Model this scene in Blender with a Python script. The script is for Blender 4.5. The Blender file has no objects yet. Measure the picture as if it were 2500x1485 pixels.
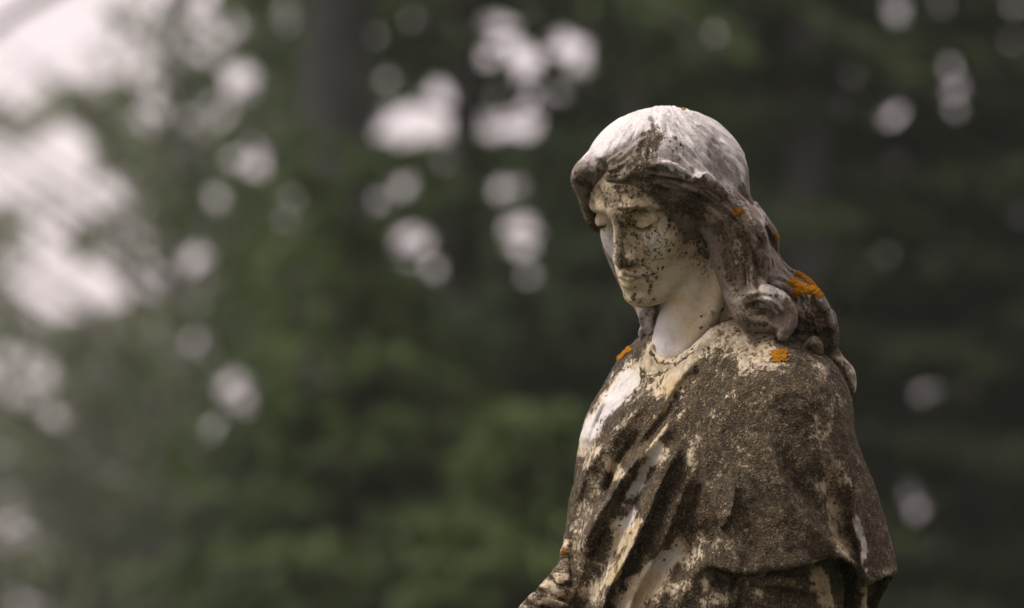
import bpy, math, random
import numpy as np
from mathutils import Vector, Matrix

# ------------------------------------------------------------------ camera, sky, sun, exposure
SC = bpy.context.scene
COL = SC.collection
R = math.radians
DIST = 4.8                      # metres from the lens to the statue's face
MPP = 0.0005                    # metres per photograph pixel at that distance
PITCH = R(4.5)
CAM = np.array([0.0, -4.8, 1.5])
AX_R = np.array([1.0, 0, 0])
AX_F = np.array([0, math.cos(PITCH), math.sin(PITCH)])
AX_U = np.array([0, -math.sin(PITCH), math.cos(PITCH)])

cam_d = bpy.data.cameras.new('camera')
cam = bpy.data.objects.new('camera', cam_d)
COL.objects.link(cam)
cam.location = CAM
cam.rotation_euler = (R(90) + PITCH, 0, 0)
cam_d.sensor_width = 36.0
cam_d.lens = 36.0 * DIST / (2500 * MPP)
cam_d.clip_start = 0.1
cam_d.clip_end = 2000
cam_d.dof.use_dof = True
cam_d.dof.focus_distance = DIST - 0.02
cam_d.dof.aperture_fstop = cam_d.lens / 1000.0 / 0.047
cam_d.dof.aperture_blades = 0
SC.camera = cam

world = bpy.data.worlds.new('World')
SC.world = world
world.use_nodes = True
SUN_EL, SUN_AZ = R(56), R(-98)          # azimuth from +Y, negative towards the picture's left
wn, wl = world.node_tree.nodes, world.node_tree.links
wn.clear()
wo = wn.new('ShaderNodeOutputWorld')
bg = wn.new('ShaderNodeBackground')
sky = wn.new('ShaderNodeTexSky')
sky.sky_type = 'NISHITA'
sky.sun_disc = False
sky.sun_elevation = SUN_EL
sky.sun_rotation = SUN_AZ
sky.air_density = 1.0
sky.dust_density = 6.0
sky.ozone_density = 1.0
# a closed cloud cover: the clear sky shows only faintly through an even, pale, slightly pink layer
mx = wn.new('ShaderNodeMix'); mx.data_type = 'RGBA'
mx.inputs['Factor'].default_value = 0.86
mx.inputs['B'].default_value = (8.0, 6.85, 6.9, 1)
wl.new(sky.outputs[0], mx.inputs['A'])
wl.new(mx.outputs['Result'], bg.inputs['Color'])
bg.inputs['Strength'].default_value = 0.085
wl.new(bg.outputs[0], wo.inputs[0])

sun_d = bpy.data.lights.new('sun', 'SUN')
sun_d.energy = 1.5
sun_d.angle = R(14)
sun_d.color = (1.0, 0.955, 0.90)
sun = bpy.data.objects.new('sun', sun_d)
COL.objects.link(sun)
sd = Vector((math.sin(SUN_AZ) * math.cos(SUN_EL), math.cos(SUN_AZ) * math.cos(SUN_EL), math.sin(SUN_EL)))
sun.rotation_euler = sd.to_track_quat('Z', 'Y').to_euler()
sun.location = (-6, 4, 12)

vs = SC.view_settings
vs.view_transform = 'Standard'
vs.look = 'None'
vs.exposure = 0.8
vs.gamma = 1.0
vs.use_curve_mapping = False
SC.cycles.use_denoising = True
SC.cycles.max_bounces = 6
SC.cycles.diffuse_bounces = 3
SC.cycles.transparent_max_bounces = 6
SC.cycles.sample_clamp_indirect = 4.0
SC.cycles.volume_bounces = 1

rng = np.random.default_rng(11)
random.seed(11)


# ------------------------------------------------------------------ helpers
def world_from_q(q):
    """statue working frame (x right, y away, z up, origin in focus) -> world"""
    q = np.asarray(q, float)
    return CAM + q[..., 0:1] * AX_R + (q[..., 1:2] + DIST) * AX_F + q[..., 2:3] * AX_U


def Q(px, py, d=0.0):
    s = MPP * (DIST + d) / DIST
    return np.array([(px - 1250) * s, d, (742.5 - py) * s])


def q_to_px(q):
    s = MPP * (DIST + q[..., 1]) / DIST
    return 1250 + q[..., 0] / s, 742.5 - q[..., 2] / s


def link(name, me, parent=None):
    o = bpy.data.objects.new(name, me)
    COL.objects.link(o)
    if parent is not None:
        o.parent = parent
    return o


def mesh_np(name, verts, faces, smooth=True):
    """faces: (n,4) or (n,3) int array"""
    me = bpy.data.meshes.new(name)
    faces = np.asarray(faces, np.int32)
    n, k = faces.shape
    me.vertices.add(len(verts))
    me.vertices.foreach_set('co', np.asarray(verts, np.float32).ravel())
    me.loops.add(n * k)
    me.loops.foreach_set('vertex_index', faces.ravel())
    me.polygons.add(n)
    me.polygons.foreach_set('loop_start', np.arange(0, n * k, k, dtype=np.int32))
    me.polygons.foreach_set('loop_total', np.full(n, k, np.int32))
    me.polygons.foreach_set('use_smooth', np.full(n, smooth, bool))
    me.update()
    me.validate()
    return me


def tag(o, label=None, cat=None, group=None, kind=None):
    if label: o['label'] = label
    if cat: o['category'] = cat
    if group: o['group'] = group
    if kind: o['kind'] = kind
    return o


def spline(pts, n):
    pts = np.asarray(pts, float)
    if len(pts) < 3 or n <= 1:
        return pts
    P = np.vstack([2 * pts[0] - pts[1], pts, 2 * pts[-1] - pts[-2]])
    out = []
    for i in range(1, len(P) - 2):
        p0, p1, p2, p3 = P[i - 1], P[i], P[i + 1], P[i + 2]
        for t in np.arange(n) / n:
            out.append(.5 * (2 * p1 + (p2 - p0) * t + (2 * p0 - 5 * p1 + 4 * p2 - p3) * t * t + (3 * p1 - p0 - 3 * p2 + p3) * t ** 3))
    out.append(pts[-1])
    return np.array(out)


def sstep(a, b, x):
    t = np.clip((x - a) / (b - a), 0, 1)
    return t * t * (3 - 2 * t)


_lat = np.random.default_rng(5).random((32, 32, 32)).astype(np.float32)


def vnoise(p):
    """smooth value noise, p (...,3) -> 0..1"""
    i = np.floor(p).astype(int)
    f = p - i
    f = f * f * (3 - 2 * f)
    i &= 31
    j = (i + 1) & 31
    a = _lat
    x0, y0, z0, x1, y1, z1 = i[..., 0], i[..., 1], i[..., 2], j[..., 0], j[..., 1], j[..., 2]
    fx, fy, fz = f[..., 0], f[..., 1], f[..., 2]
    c00 = a[x0, y0, z0] * (1 - fx) + a[x1, y0, z0] * fx
    c10 = a[x0, y1, z0] * (1 - fx) + a[x1, y1, z0] * fx
    c01 = a[x0, y0, z1] * (1 - fx) + a[x1, y0, z1] * fx
    c11 = a[x0, y1, z1] * (1 - fx) + a[x1, y1, z1] * fx
    return (c00 * (1 - fy) + c10 * fy) * (1 - fz) + (c01 * (1 - fy) + c11 * fy) * fz


class Field:
    """a carved block: a distance field that shapes are blended into or cut out of"""

    def __init__(s, lo, hi, h):
        s.h = h
        s.lo = np.asarray(lo, float)
        n = np.ceil((np.asarray(hi) - s.lo) / h).astype(int) + 1
        s.ax = [(s.lo[i] + h * np.arange(n[i])).astype(np.float32) for i in range(3)]
        s.v = np.full(n, 0.06, np.float32)

    def sl(s, lo, hi):
        r = []
        for i in range(3):
            a = int(np.clip(math.floor((lo[i] - s.lo[i]) / s.h), 0, len(s.ax[i])))
            b = int(np.clip(math.ceil((hi[i] - s.lo[i]) / s.h) + 1, 0, len(s.ax[i])))
            r.append(slice(a, b))
        return tuple(r)

    def xyz(s, sl):
        return (s.ax[0][sl[0]][:, None, None], s.ax[1][sl[1]][None, :, None], s.ax[2][sl[2]][None, None, :])

    def merge(s, sl, d, k, cut=False):
        a = s.v[sl]
        if cut:
            d = -d
            h = np.maximum(k - np.abs(a - d), 0) / k
            s.v[sl] = np.maximum(a, d) + h * h * k * .25
        else:
            h = np.maximum(k - np.abs(a - d), 0) / k
            s.v[sl] = np.minimum(a, d) - h * h * k * .25

    def ell(s, c, r, k=.005, cut=False, M=None):
        """ellipsoid; M rows = local axes"""
        c = np.asarray(c, float); r = np.asarray(r, float)
        R_ = r.max() + k + .012
        sl = s.sl(c - R_, c + R_)
        if any(q.stop <= q.start for q in sl): return
        x, y, z = s.xyz(sl)
        x = x - c[0]; y = y - c[1]; z = z - c[2]
        if M is None:
            u, v, w = x, y, z
        else:
            u, v, w = (M[i][0] * x + M[i][1] * y + M[i][2] * z for i in range(3))
        k0 = np.sqrt((u / r[0]) ** 2 + (v / r[1]) ** 2 + (w / r[2]) ** 2)
        k1 = np.sqrt((u / r[0] ** 2) ** 2 + (v / r[1] ** 2) ** 2 + (w / r[2] ** 2) ** 2) + 1e-9
        s.merge(sl, (k0 * (k0 - 1) / k1).astype(np.float32), k, cut)

    def chain(s, pts, rad, k=.005, cut=False, n=5):
        P = spline(np.column_stack([np.asarray(pts, float), np.asarray(rad, float)]), n)
        rm = P[:, 3].max() + k + .008
        sl = s.sl(P[:, :3].min(0) - rm, P[:, :3].max(0) + rm)
        if any(q.stop <= q.start for q in sl): return
        d = np.full([q.stop - q.start for q in sl], .06, np.float32)
        for a, b in zip(P[:-1], P[1:]):
            lo = np.minimum(a, b)[:3] - rm; hi = np.maximum(a, b)[:3] + rm
            q = s.sl(lo, hi)
            q = tuple(slice(max(q[i].start, sl[i].start), min(q[i].stop, sl[i].stop)) for i in range(3))
            if any(w.stop <= w.start for w in q): continue
            x, y, z = s.xyz(q)
            ab = b[:3] - a[:3]; L2 = float(ab @ ab) + 1e-12
            x = x - a[0]; y = y - a[1]; z = z - a[2]
            t = np.clip((x * ab[0] + y * ab[1] + z * ab[2]) / L2, 0, 1)
            dd = np.sqrt((x - t * ab[0]) ** 2 + (y - t * ab[1]) ** 2 + (z - t * ab[2]) ** 2) - (a[3] + t * (b[3] - a[3]))
            o = tuple(slice(q[i].start - sl[i].start, q[i].stop - sl[i].start) for i in range(3))
            d[o] = np.minimum(d[o], dd)
        s.merge(sl, d, k, cut)

    def mesh(s):
        """surface nets"""
        v = s.v
        v[0], v[-1] = np.maximum(v[0], .001), np.maximum(v[-1], .001)
        v[:, 0] = np.maximum(v[:, 0], .001); v[:, -1] = np.maximum(v[:, -1], .001)
        v[:, :, 0] = np.maximum(v[:, :, 0], .001); v[:, :, -1] = np.maximum(v[:, :, -1], .001)
        ins = v < 0
        nx, ny, nz = v.shape
        cnt = np.zeros((nx - 1, ny - 1, nz - 1), np.int8)
        for dx in (0, 1):
            for dy in (0, 1):
                for dz in (0, 1):
                    cnt += ins[dx:nx - 1 + dx, dy:ny - 1 + dy, dz:nz - 1 + dz]
        act = (cnt > 0) & (cnt < 8)
        ci = np.argwhere(act)
        idx = np.full(act.shape, -1, np.int32)
        idx[act] = np.arange(len(ci), dtype=np.int32)
        acc = np.zeros((len(ci), 3)); num = np.zeros(len(ci))
        cor = [(0, 0, 0), (1, 0, 0), (0, 1, 0), (1, 1, 0), (0, 0, 1), (1, 0, 1), (0, 1, 1), (1, 1, 1)]
        cv = [v[ci[:, 0] + c[0], ci[:, 1] + c[1], ci[:, 2] + c[2]] for c in cor]
        for a in range(8):
            for b in range(a + 1, 8):
                df = [cor[b][i] - cor[a][i] for i in range(3)]
                if sum(abs(q) for q in df) != 1: continue
                m = (cv[a] < 0) != (cv[b] < 0)
                t = np.where(m, cv[a] / np.where(m, cv[a] - cv[b], 1), 0)
                for i in range(3):
                    acc[:, i] += np.where(m, cor[a][i] + t * df[i], 0)
                num += m
        P = s.lo + (ci + acc / num[:, None]) * s.h
        faces = []
        for ax in range(3):
            b, c = (ax + 1) % 3, (ax + 2) % 3
            A = [slice(None)] * 3; B = [slice(None)] * 3
            A[ax] = slice(0, -1); B[ax] = slice(1, None)
            s0, s1 = ins[tuple(A)], ins[tuple(B)]
            e = np.argwhere(s0 != s1)
            fl = s0[tuple(e.T)]
            ok = (e[:, b] > 0) & (e[:, c] > 0) & (e[:, b] < v.shape[b] - 1) & (e[:, c] < v.shape[c] - 1)
            e, fl = e[ok], fl[ok]
            q = []
            for ob, oc in ((0, 0), (-1, 0), (-1, -1), (0, -1)):
                t = e.copy(); t[:, b] += ob; t[:, c] += oc
                q.append(idx[tuple(t.T)])
            f = np.column_stack(q)
            f = np.where(fl[:, None], f[:, ::-1], f)
            # outward orientation
            faces.append(f[:, ::-1])
        return P, np.vstack(faces)


class Map2D:
    """a brush-painted map over the statue's front (x right, y down), read by vertex"""

    def __init__(s, base, x0=1240, y0=240, x1=2240, y1=1640, st=2):
        s.x0, s.y0, s.st = x0, y0, st
        s.X, s.Y = np.meshgrid(np.arange(x0, x1, st, dtype=np.float32), np.arange(y0, y1, st, dtype=np.float32))
        s.m = np.full(s.X.shape, base, np.float32)

    def win(s, pts, m):
        """the part of the map within m of a polyline"""
        p = np.asarray(pts, float)
        c = lambda v, n: int(np.clip(v, 0, n))
        return (slice(c((p[:, 1].min() - m - s.y0) / s.st, s.X.shape[0]), c((p[:, 1].max() + m - s.y0) / s.st + 2, s.X.shape[0])),
                slice(c((p[:, 0].min() - m - s.x0) / s.st, s.X.shape[1]), c((p[:, 0].max() + m - s.x0) / s.st + 2, s.X.shape[1])))

    def sd(s, pts, w):
        """distance, signed side (+ left of travel seen on the picture) and position along a polyline"""
        pts = np.asarray(pts, float)
        X, Y = s.X[w], s.Y[w]
        best = np.full(X.shape, 1e9, np.float32); side = np.zeros_like(best); tt = np.zeros_like(best)
        n = len(pts) - 1
        for i in range(n):
            a, b = pts[i], pts[i + 1]
            ab = b - a; L2 = ab @ ab + 1e-9
            u = np.clip(((X - a[0]) * ab[0] + (Y - a[1]) * ab[1]) / L2, 0, 1)
            ex, ey = X - a[0] - u * ab[0], Y - a[1] - u * ab[1]
            d = np.hypot(ex, ey)
            m = d < best
            best = np.where(m, d, best)
            side = np.where(m, np.sign(ex * ab[1] - ey * ab[0]), side)
            tt = np.where(m, (i + u) / n, tt)
        return best, side, tt

    def brush(s, pts, r, v, soft=.8, a=1.0):
        if np.ndim(pts) == 1: pts = [pts, (pts[0] + .1, pts[1])]
        pts = spline(pts, 4) if len(pts) > 2 else pts
        k = s.win(pts, r * (1 + soft) + 3)
        d, _, t = s.sd(pts, k)
        w = a * (1 - sstep(r * (1 - soft), r * (1 + soft), d))
        s.m[k] += (v - s.m[k]) * w

    def fold(s, pts, h, wl, wr, ends=(.12, .12), p=1.6):
        """a ridge: height h, width wl on the left and wr on the right going along the line"""
        pts = spline(pts, 6)
        k = s.win(pts, 3.6 * max(wl, wr))
        d, side, t = s.sd(pts, k)
        w = np.where(side > 0, wl, wr)
        f = np.exp(-(d / w) ** p)
        if ends[0]: f = f * sstep(-.02, ends[0], t)
        if ends[1]: f = f * (1 - sstep(1 - ends[1], 1.02, t))
        s.m[k] += h * f

    def at(s, px, py):
        fx = np.clip((px - s.x0) / s.st, 0, s.m.shape[1] - 1.01); fy = np.clip((py - s.y0) / s.st, 0, s.m.shape[0] - 1.01)
        ix, iy = fx.astype(int), fy.astype(int); fx = fx - ix; fy = fy - iy
        m = s.m
        return (m[iy, ix] * (1 - fx) + m[iy, ix + 1] * fx) * (1 - fy) + (m[iy + 1, ix] * (1 - fx) + m[iy + 1, ix + 1] * fx) * fy


# ------------------------------------------------------------------ node helpers
class NT:
    def __init__(s, name):
        s.mat = bpy.data.materials.new(name)
        s.mat.use_nodes = True
        s.t = s.mat.node_tree
        s.n, s.l = s.t.nodes, s.t.links
        s.bsdf = s.n['Principled BSDF']
        s.out = s.n['Material Output']

    def put(s, inp, v):
        if isinstance(v, bpy.types.NodeSocket): s.l.new(v, inp)
        else: inp.default_value = v

    def attr(s, name):
        a = s.n.new('ShaderNodeAttribute'); a.attribute_name = name
        return a

    def obj(s):
        return s.n.new('ShaderNodeTexCoord').outputs['Object']

    def noise(s, vec, scale, detail=4, rough=.55, dist=0):
        a = s.n.new('ShaderNodeTexNoise')
        s.put(a.inputs['Vector'], vec); a.inputs['Scale'].default_value = scale
        a.inputs['Detail'].default_value = detail; a.inputs['Roughness'].default_value = rough
        a.inputs['Distortion'].default_value = dist
        return a.outputs[0]

    def voro(s, vec, scale):
        a = s.n.new('ShaderNodeTexVoronoi'); s.put(a.inputs['Vector'], vec); a.inputs['Scale'].default_value = scale
        return a.outputs['Distance']

    def math(s, op, a, b=0.0, c=0.0):
        m = s.n.new('ShaderNodeMath'); m.operation = op
        s.put(m.inputs[0], a); s.put(m.inputs[1], b)
        if op in ('MULTIPLY_ADD',): s.put(m.inputs[2], c)
        return m.outputs[0]

    def step(s, v, a, b):
        m = s.n.new('ShaderNodeMapRange'); m.interpolation_type = 'SMOOTHSTEP'
        s.put(m.inputs[0], v); m.inputs[1].default_value = a; m.inputs[2].default_value = b
        return m.outputs[0]

    def mix(s, f, a, b):
        m = s.n.new('ShaderNodeMix'); m.data_type = 'RGBA'
        s.put(m.inputs['Factor'], f)
        s.put(m.inputs['A'], a if isinstance(a, bpy.types.NodeSocket) else (*a, 1))
        s.put(m.inputs['B'], b if isinstance(b, bpy.types.NodeSocket) else (*b, 1))
        return m.outputs['Result']

    def bump(s, h, dist, strength=1.0, normal=None):
        b = s.n.new('ShaderNodeBump'); b.inputs['Strength'].default_value = strength
        b.inputs['Distance'].default_value = dist
        s.put(b.inputs['Height'], h)
        if normal is not None: s.l.new(normal, b.inputs['Normal'])
        return b.outputs[0]

    def set(s, name, v):
        s.put(s.bsdf.inputs[name], v)


def weathered_marble(name):
    """old white marble: clean stone, ochre staining, thin grey film, granular dark lichen crust"""
    m = NT(name)
    o = m.obj()
    crust_shade, film_shade, warm = (m.attr(k).outputs['Fac'] for k in ('crust_shade', 'film_shade', 'warm'))
    flow = m.attr('flow').outputs['Vector']
    nb = m.noise(o, 75, 7, .68, .5)
    ns = m.noise(o, 230, 6, .68, .4)
    ng = m.noise(o, 640, 4, .65)
    nl = m.noise(o, 20, 5, .6)
    nf = m.noise(flow, 1.0, 6, .66, .3)
    # clean stone with faint veins and ochre stains
    base = m.mix(m.step(nl, .35, .7), (.66, .585, .49), (.735, .675, .595))
    base = m.mix(m.step(warm, .20, .04), base, (.71, .672, .655))
    wf = m.step(m.math('ADD', warm, m.math('MULTIPLY', m.math('SUBTRACT', nb, .5), .9)), .15, .95)
    base = m.mix(wf, base, (.56, .415, .20))
    base = m.mix(m.math('MULTIPLY', m.step(ns, .48, .72), .35), base, (.36, .30, .22))
    # grey-mauve film in streaks
    t = m.math('ADD', film_shade, m.math('MULTIPLY', m.math('SUBTRACT', nf, .5), 1.3))
    t = m.math('ADD', t, m.math('MULTIPLY', m.math('SUBTRACT', ns, .5), .7))
    ff = m.math('MULTIPLY', m.step(t, .15, .85), .92)
    base = m.mix(ff, base, m.mix(m.step(nb, .38, .62), (.085, .060, .045), (.185, .142, .112)))
    # lichen crust: three sizes of colony
    c = m.math('ADD', crust_shade, m.math('MULTIPLY', m.math('SUBTRACT', nb, .5), 1.0))
    c = m.math('ADD', c, m.math('MULTIPLY', m.math('SUBTRACT', ns, .5), 1.0))
    c = m.math('ADD', c, m.math('MULTIPLY', m.math('SUBTRACT', ng, .5), .75))
    c = m.math('ADD', c, m.math('MULTIPLY', m.math('SUBTRACT', nf, .5), .45))
    cf = m.step(c, .37, .63)
    # round colonies scattered where the crust is only beginning
    wv = m.n.new('ShaderNodeVectorMath'); wv.operation = 'MULTIPLY_ADD'
    nc = m.n.new('ShaderNodeTexNoise'); m.put(nc.inputs['Vector'], o); nc.inputs['Scale'].default_value = 420; nc.inputs['Detail'].default_value = 3
    m.l.new(nc.outputs['Color'], wv.inputs[0]); wv.inputs[1].default_value = (.005, .005, .005); m.l.new(o, wv.inputs[2])
    vo = m.n.new('ShaderNodeTexVoronoi'); m.l.new(wv.outputs[0], vo.inputs['Vector']); vo.inputs['Scale'].default_value = 150
    sx = m.n.new('ShaderNodeSeparateColor'); m.l.new(vo.outputs['Color'], sx.inputs[0])
    has = m.step(m.math('SUBTRACT', m.math('MULTIPLY', crust_shade, 1.15), m.math('ADD', sx.outputs[0], .06)), 0.0, .02)
    big = m.math('MULTIPLY_ADD', sx.outputs[1], .28, .18)
    spot = m.math('MULTIPLY', has, m.step(m.math('SUBTRACT', big, vo.outputs['Distance']), 0.0, .06))
    cf = m.math('MAXIMUM', cf, m.math('MULTIPLY', spot, .9))
    grain = m.voro(o, 400)
    cc = m.mix(m.step(nl, .40, .60), (.225, .150, .076), (.165, .138, .080))
    cc = m.mix(m.step(nb, .38, .58), cc, (.082, .059, .037))
    cc = m.mix(m.math('MULTIPLY', m.step(ng, .43, .58), .92), cc, (.026, .019, .013))
    cc = m.mix(m.math('MULTIPLY', m.step(ns, .54, .65), .75), cc, (.42, .31, .175))
    cc = m.mix(m.math('MULTIPLY', m.step(grain, .26, .04), .45), cc, (.42, .35, .26))
    cc = m.mix(m.math('MULTIPLY', m.step(nf, .46, .68), .30), cc, (.23, .175, .115))
    base = m.mix(m.math('MULTIPLY', m.step(c, .18, .47), .58), base, (.37, .275, .165))
    col = m.mix(cf, base, cc)
    m.set('Base Color', col)
    m.set('Roughness', m.math('ADD', .62, m.math('MULTIPLY', cf, .3)))
    m.bsdf.inputs['Specular IOR Level'].default_value = .28
    # relief: worn stone, then the crust standing proud with its grains
    h = m.math('MULTIPLY', m.noise(o, 150, 5, .6), .25)
    h = m.math('ADD', h, m.math('MULTIPLY', m.math('MULTIPLY', nf, ff), .6))
    cr = m.math('ADD', .6, m.math('MULTIPLY', m.math('SUBTRACT', .5, grain), 1.3))
    cr = m.math('ADD', cr, m.math('MULTIPLY', ng, 1.1))
    h = m.math('ADD', h, m.math('MULTIPLY', cf, cr))
    m.l.new(m.bump(h, .0019, 1.0), m.bsdf.inputs['Normal'])
    return m.mat


def orange_lichen():
    m = NT('orange_lichen')
    o = m.obj()
    g = m.voro(o, 330)
    c = m.mix(m.step(g, .1, .55), (.52, .235, .012), (.32, .125, .008))
    c = m.mix(m.math('MULTIPLY', m.step(m.noise(o, 700, 3), .5, .7), .5), c, (.16, .055, .006))
    m.set('Base Color', c); m.set('Roughness', .95)
    m.bsdf.inputs['Specular IOR Level'].default_value = .1
    m.l.new(m.bump(m.math('SUBTRACT', 1, g), .0016, 1), m.bsdf.inputs['Normal'])
    return m.mat


MARBLE = weathered_marble('weathered_marble')
ORANGE = orange_lichen()

# ------------------------------------------------------------------ the statue
ROOT = np.array([0.26, 0.06, 0.0])
PED_TOP = 0.46
statue = bpy.data.objects.new('statue', None)
COL.objects.link(statue)
statue.location = (ROOT[0], ROOT[1], PED_TOP)
tag(statue, 'weathered white marble statue of a woman looking down, long hair, draped mantle, blotched with lichen', 'statue')
BASE = np.array([ROOT[0], ROOT[1], PED_TOP])


def finish(name, P, F, crust_shade, film_shade, warm, flow, warp=1.0, rough=0.0):
    """vertices in the working frame + painted weathering and shade -> a part of the statue"""
    px, py = q_to_px(P)
    me = mesh_np(name, world_from_q(P) - BASE, F)
    n = np.empty(len(P) * 3, np.float32)
    me.vertices.foreach_get('normal', n)
    n = n.reshape(-1, 3) @ np.column_stack([AX_R, AX_F, AX_U])
    back = sstep(-.05, .5, n[:, 1])                  # stone turned away from the lens weathers evenly
    nz = vnoise(P * 28.0)
    wx = px + warp * ((vnoise(P * 55.0) - .5) * 34 + (vnoise(P * 150.0) - .5) * 18)
    wy = py + warp * ((vnoise(P * 55.0 + 9.3) - .5) * 34 + (vnoise(P * 150.0 + 4.1) - .5) * 18)
    for nm, mp, b in (('crust_shade', crust_shade, .62), ('film_shade', film_shade, .55), ('warm', warm, .3)):
        v = mp.at(wx, wy)
        if nm == 'crust_shade': v = v + rough * sstep(.08, .42, v) * ((vnoise(P * 42.0 + 3) - .5) * .24 + (vnoise(P * 110.0 + 6) - .5) * .16)
        v = v * (1 - back) + (b * .5 + v * .5 + (nz - .5) * .3) * back
        a = me.attributes.new(nm, 'FLOAT', 'POINT')
        a.data.foreach_set('value', v.astype(np.float32))
    a = me.attributes.new('flow', 'FLOAT_VECTOR', 'POINT')
    a.data.foreach_set('vector', flow(P, px, py).astype(np.float32).ravel())
    me.materials.append(MARBLE)
    o = link(name, me, statue)
    return o, P, n, px, py


def vnormals(P, F):
    me = mesh_np('tmp', P, F)
    n = np.empty(len(P) * 3, np.float32)
    me.vertices.foreach_get('normal', n)
    bpy.data.meshes.remove(me)
    return n.reshape(-1, 3)


def carve(P, F, M):
    """push the front of a block in or out by a map of ridges and grooves"""
    n = vnormals(P, F)
    px, py = q_to_px(P)
    return P + n * (M.at(px, py) * sstep(.15, -.25, n[:, 1]))[:, None]


# ---- head frame
YAW, PIT = R(36), R(25)
hl = np.array([math.cos(YAW), -math.sin(YAW), 0])
hf = np.array([-math.sin(YAW) * math.cos(PIT), -math.cos(YAW) * math.cos(PIT), -math.sin(PIT)])
hu = np.cross(hf, hl)
EYE = Q(1518, 541, 0.0)
HM = np.array([hl, hf, hu])


def H(x, y, z):
    """head frame in millimetres: x to her left, y forwards, z up; eyes at y=83, z=0"""
    return EYE + (hl * x + hf * (y - 83) + hu * z) * .001


def both(fn):
    for s in (1, -1): fn(s)


# ---- face and neck
lo = np.minimum(Q(1405, 905, -.08), Q(1405, 905, .2)); hi = np.maximum(Q(1850, 300, -.08), Q(1850, 300, .2))
B = Field(lo, hi, .0012)
mm = .001
B.ell(H(0, -14, 28), np.array([70, 86, 74]) * mm, M=HM)
B.ell(H(0, 42, 26), np.array([60, 46, 44]) * mm, .02, M=HM)          # forehead
B.ell(H(2, 33, -46), np.array([50, 53, 63]) * mm, .025, M=HM)         # jaw mass
B.ell(H(0, 84, -99), np.array([18, 14, 15]) * mm, .022, M=HM)         # chin
B.ell(H(34, 60, -32), np.array([25, 24, 28]) * mm, .022, M=HM)
B.ell(H(-29, 58, -30), np.array([20, 20, 25]) * mm, .022, M=HM)   # cheeks
both(lambda s: B.chain([H(s * 58, 5, -38), H(s * 46, 40, -78), H(s * 20, 72, -102)], [.012, .011, .010], .02))  # jaw line
both(lambda s: B.chain([H(s * 7, 86, 13), H(s * 24, 86, 20), H(s * 44, 70, 16)], [.008, .007, .005], .012))     # brow
both(lambda s: B.ell(H(s * 30, 96, 0), np.array([22, 17, 12.5]) * mm, .008, True, HM))    # sockets
both(lambda s: B.ell(H(s * 17, 95, 2), np.array([9, 12, 9]) * mm, .006, True, HM))
both(lambda s: B.ell(H(s * 30, 70, -3.5), np.array([16.5, 14.0, 12.5]) * mm, .003, M=HM))     # lidded eyes
both(lambda s: B.chain([H(s * 14.5, 83, -8), H(s * 22, 87, -13), H(s * 31, 87.5, -15.2), H(s * 40, 83, -13), H(s * 47, 76, -8)],
                       [.001, .0019, .0024, .0019, .001], .0015, True))                    # slit under the lid
both(lambda s: B.chain([H(s * 15, 82, 7), H(s * 30, 87, 11.5), H(s * 46, 77, 6)], [.001, .0016, .001], .003, True))
# nose
B.chain([H(0, 86, 14), H(0, 93, 0), H(0, 101, -20), H(0, 107, -38), H(0, 106, -46)], [.0068, .0054, .0058, .0074, .0066], .010)
both(lambda s: B.ell(H(s * 11, 95, -46), np.array([5.8, 8, 5.8]) * mm, .006, M=HM))
both(lambda s: B.ell(H(s * 6, 101, -53), np.array([3.2, 4.5, 3]) * mm, .003, True, HM))
both(lambda s: B.chain([H(s * 19, 92, -42), H(s * 20, 88, -50)], [.002, .0015], .006, True))
# mouth
B.ell(H(0, 77, -70), np.array([27, 20, 25]) * mm, .016, M=HM)
B.chain([H(-19, 89, -71.5), H(-11, 95, -67.5), H(-4, 99, -65.5), H(0, 98.5, -67), H(4, 99, -65.5), H(11, 95, -67.5), H(19, 89, -71.5)],
        [.002, .0048, .0058, .0052, .0058, .0048, .002], .003)
B.chain([H(-16, 88, -75), H(-8, 95, -78.5), H(0, 97, -79.5), H(8, 95, -78.5), H(16, 88, -75)], [.002, .0054, .0066, .0054, .002], .003)
B.chain([H(-21, 88, -72.5), H(-10, 99.5, -72.4), H(0, 104, -73), H(10, 99.5, -72.4), H(21, 88, -72.5)], [.0018, .0022, .0022, .0022, .0018], .002, True)
B.ell(H(0, 103, -90), np.array([17, 9, 5.5]) * mm, .009, True, HM)
B.chain([H(0, 105, -56), H(0, 104, -63)], [.0022, .003], .004, True)
# neck down to the breast
B.chain([Q(1745, 590, .075), Q(1706, 730, .062), Q(1678, 820, .052), Q(1662, 872, .052), Q(1662, 900, .07)], [.050, .043, .0415, .038, .030], .012)
B.chain([Q(1775, 660, .012), Q(1740, 770, .014), Q(1672, 862, .010)], [.010, .010, .006], .018)      # neck muscle
P, F = B.mesh()
del B
EM = Map2D(0)
EM.fold([(1544, 546), (1551, 556), (1565, 561), (1580, 559), (1592, 550)], -.0065, 3, 5, (.1, .1), 2)
EM.fold([(1546, 541), (1552, 550), (1565, 555), (1579, 553), (1589, 545)], .0020, 4, 3, (.1, .1), 2)
EM.fold([(1449, 552), (1460, 557), (1472, 556), (1480, 550)], -.006, 3, 5, (.1, .1), 2)
EM.fold([(1500, 514), (1540, 514), (1590, 512), (1630, 520)], -.0022, 4, 6, (.2, .3), 2)
EM.fold([(1498, 507), (1540, 506), (1590, 504), (1630, 511)], .0015, 6, 5, (.2, .3), 2)
EM.fold([(1548, 530), (1566, 524), (1585, 528), (1596, 536)], -.0016, 3, 3, (.2, .2), 2)
EM.fold([(1520, 656), (1535, 664), (1552, 668), (1566, 671)], .0022, 4, 4, (.2, .3), 2)
EM.fold([(1522, 668), (1536, 675), (1552, 678), (1570, 676)], -.0035, 3, 3, (.15, .2), 2)
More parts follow.
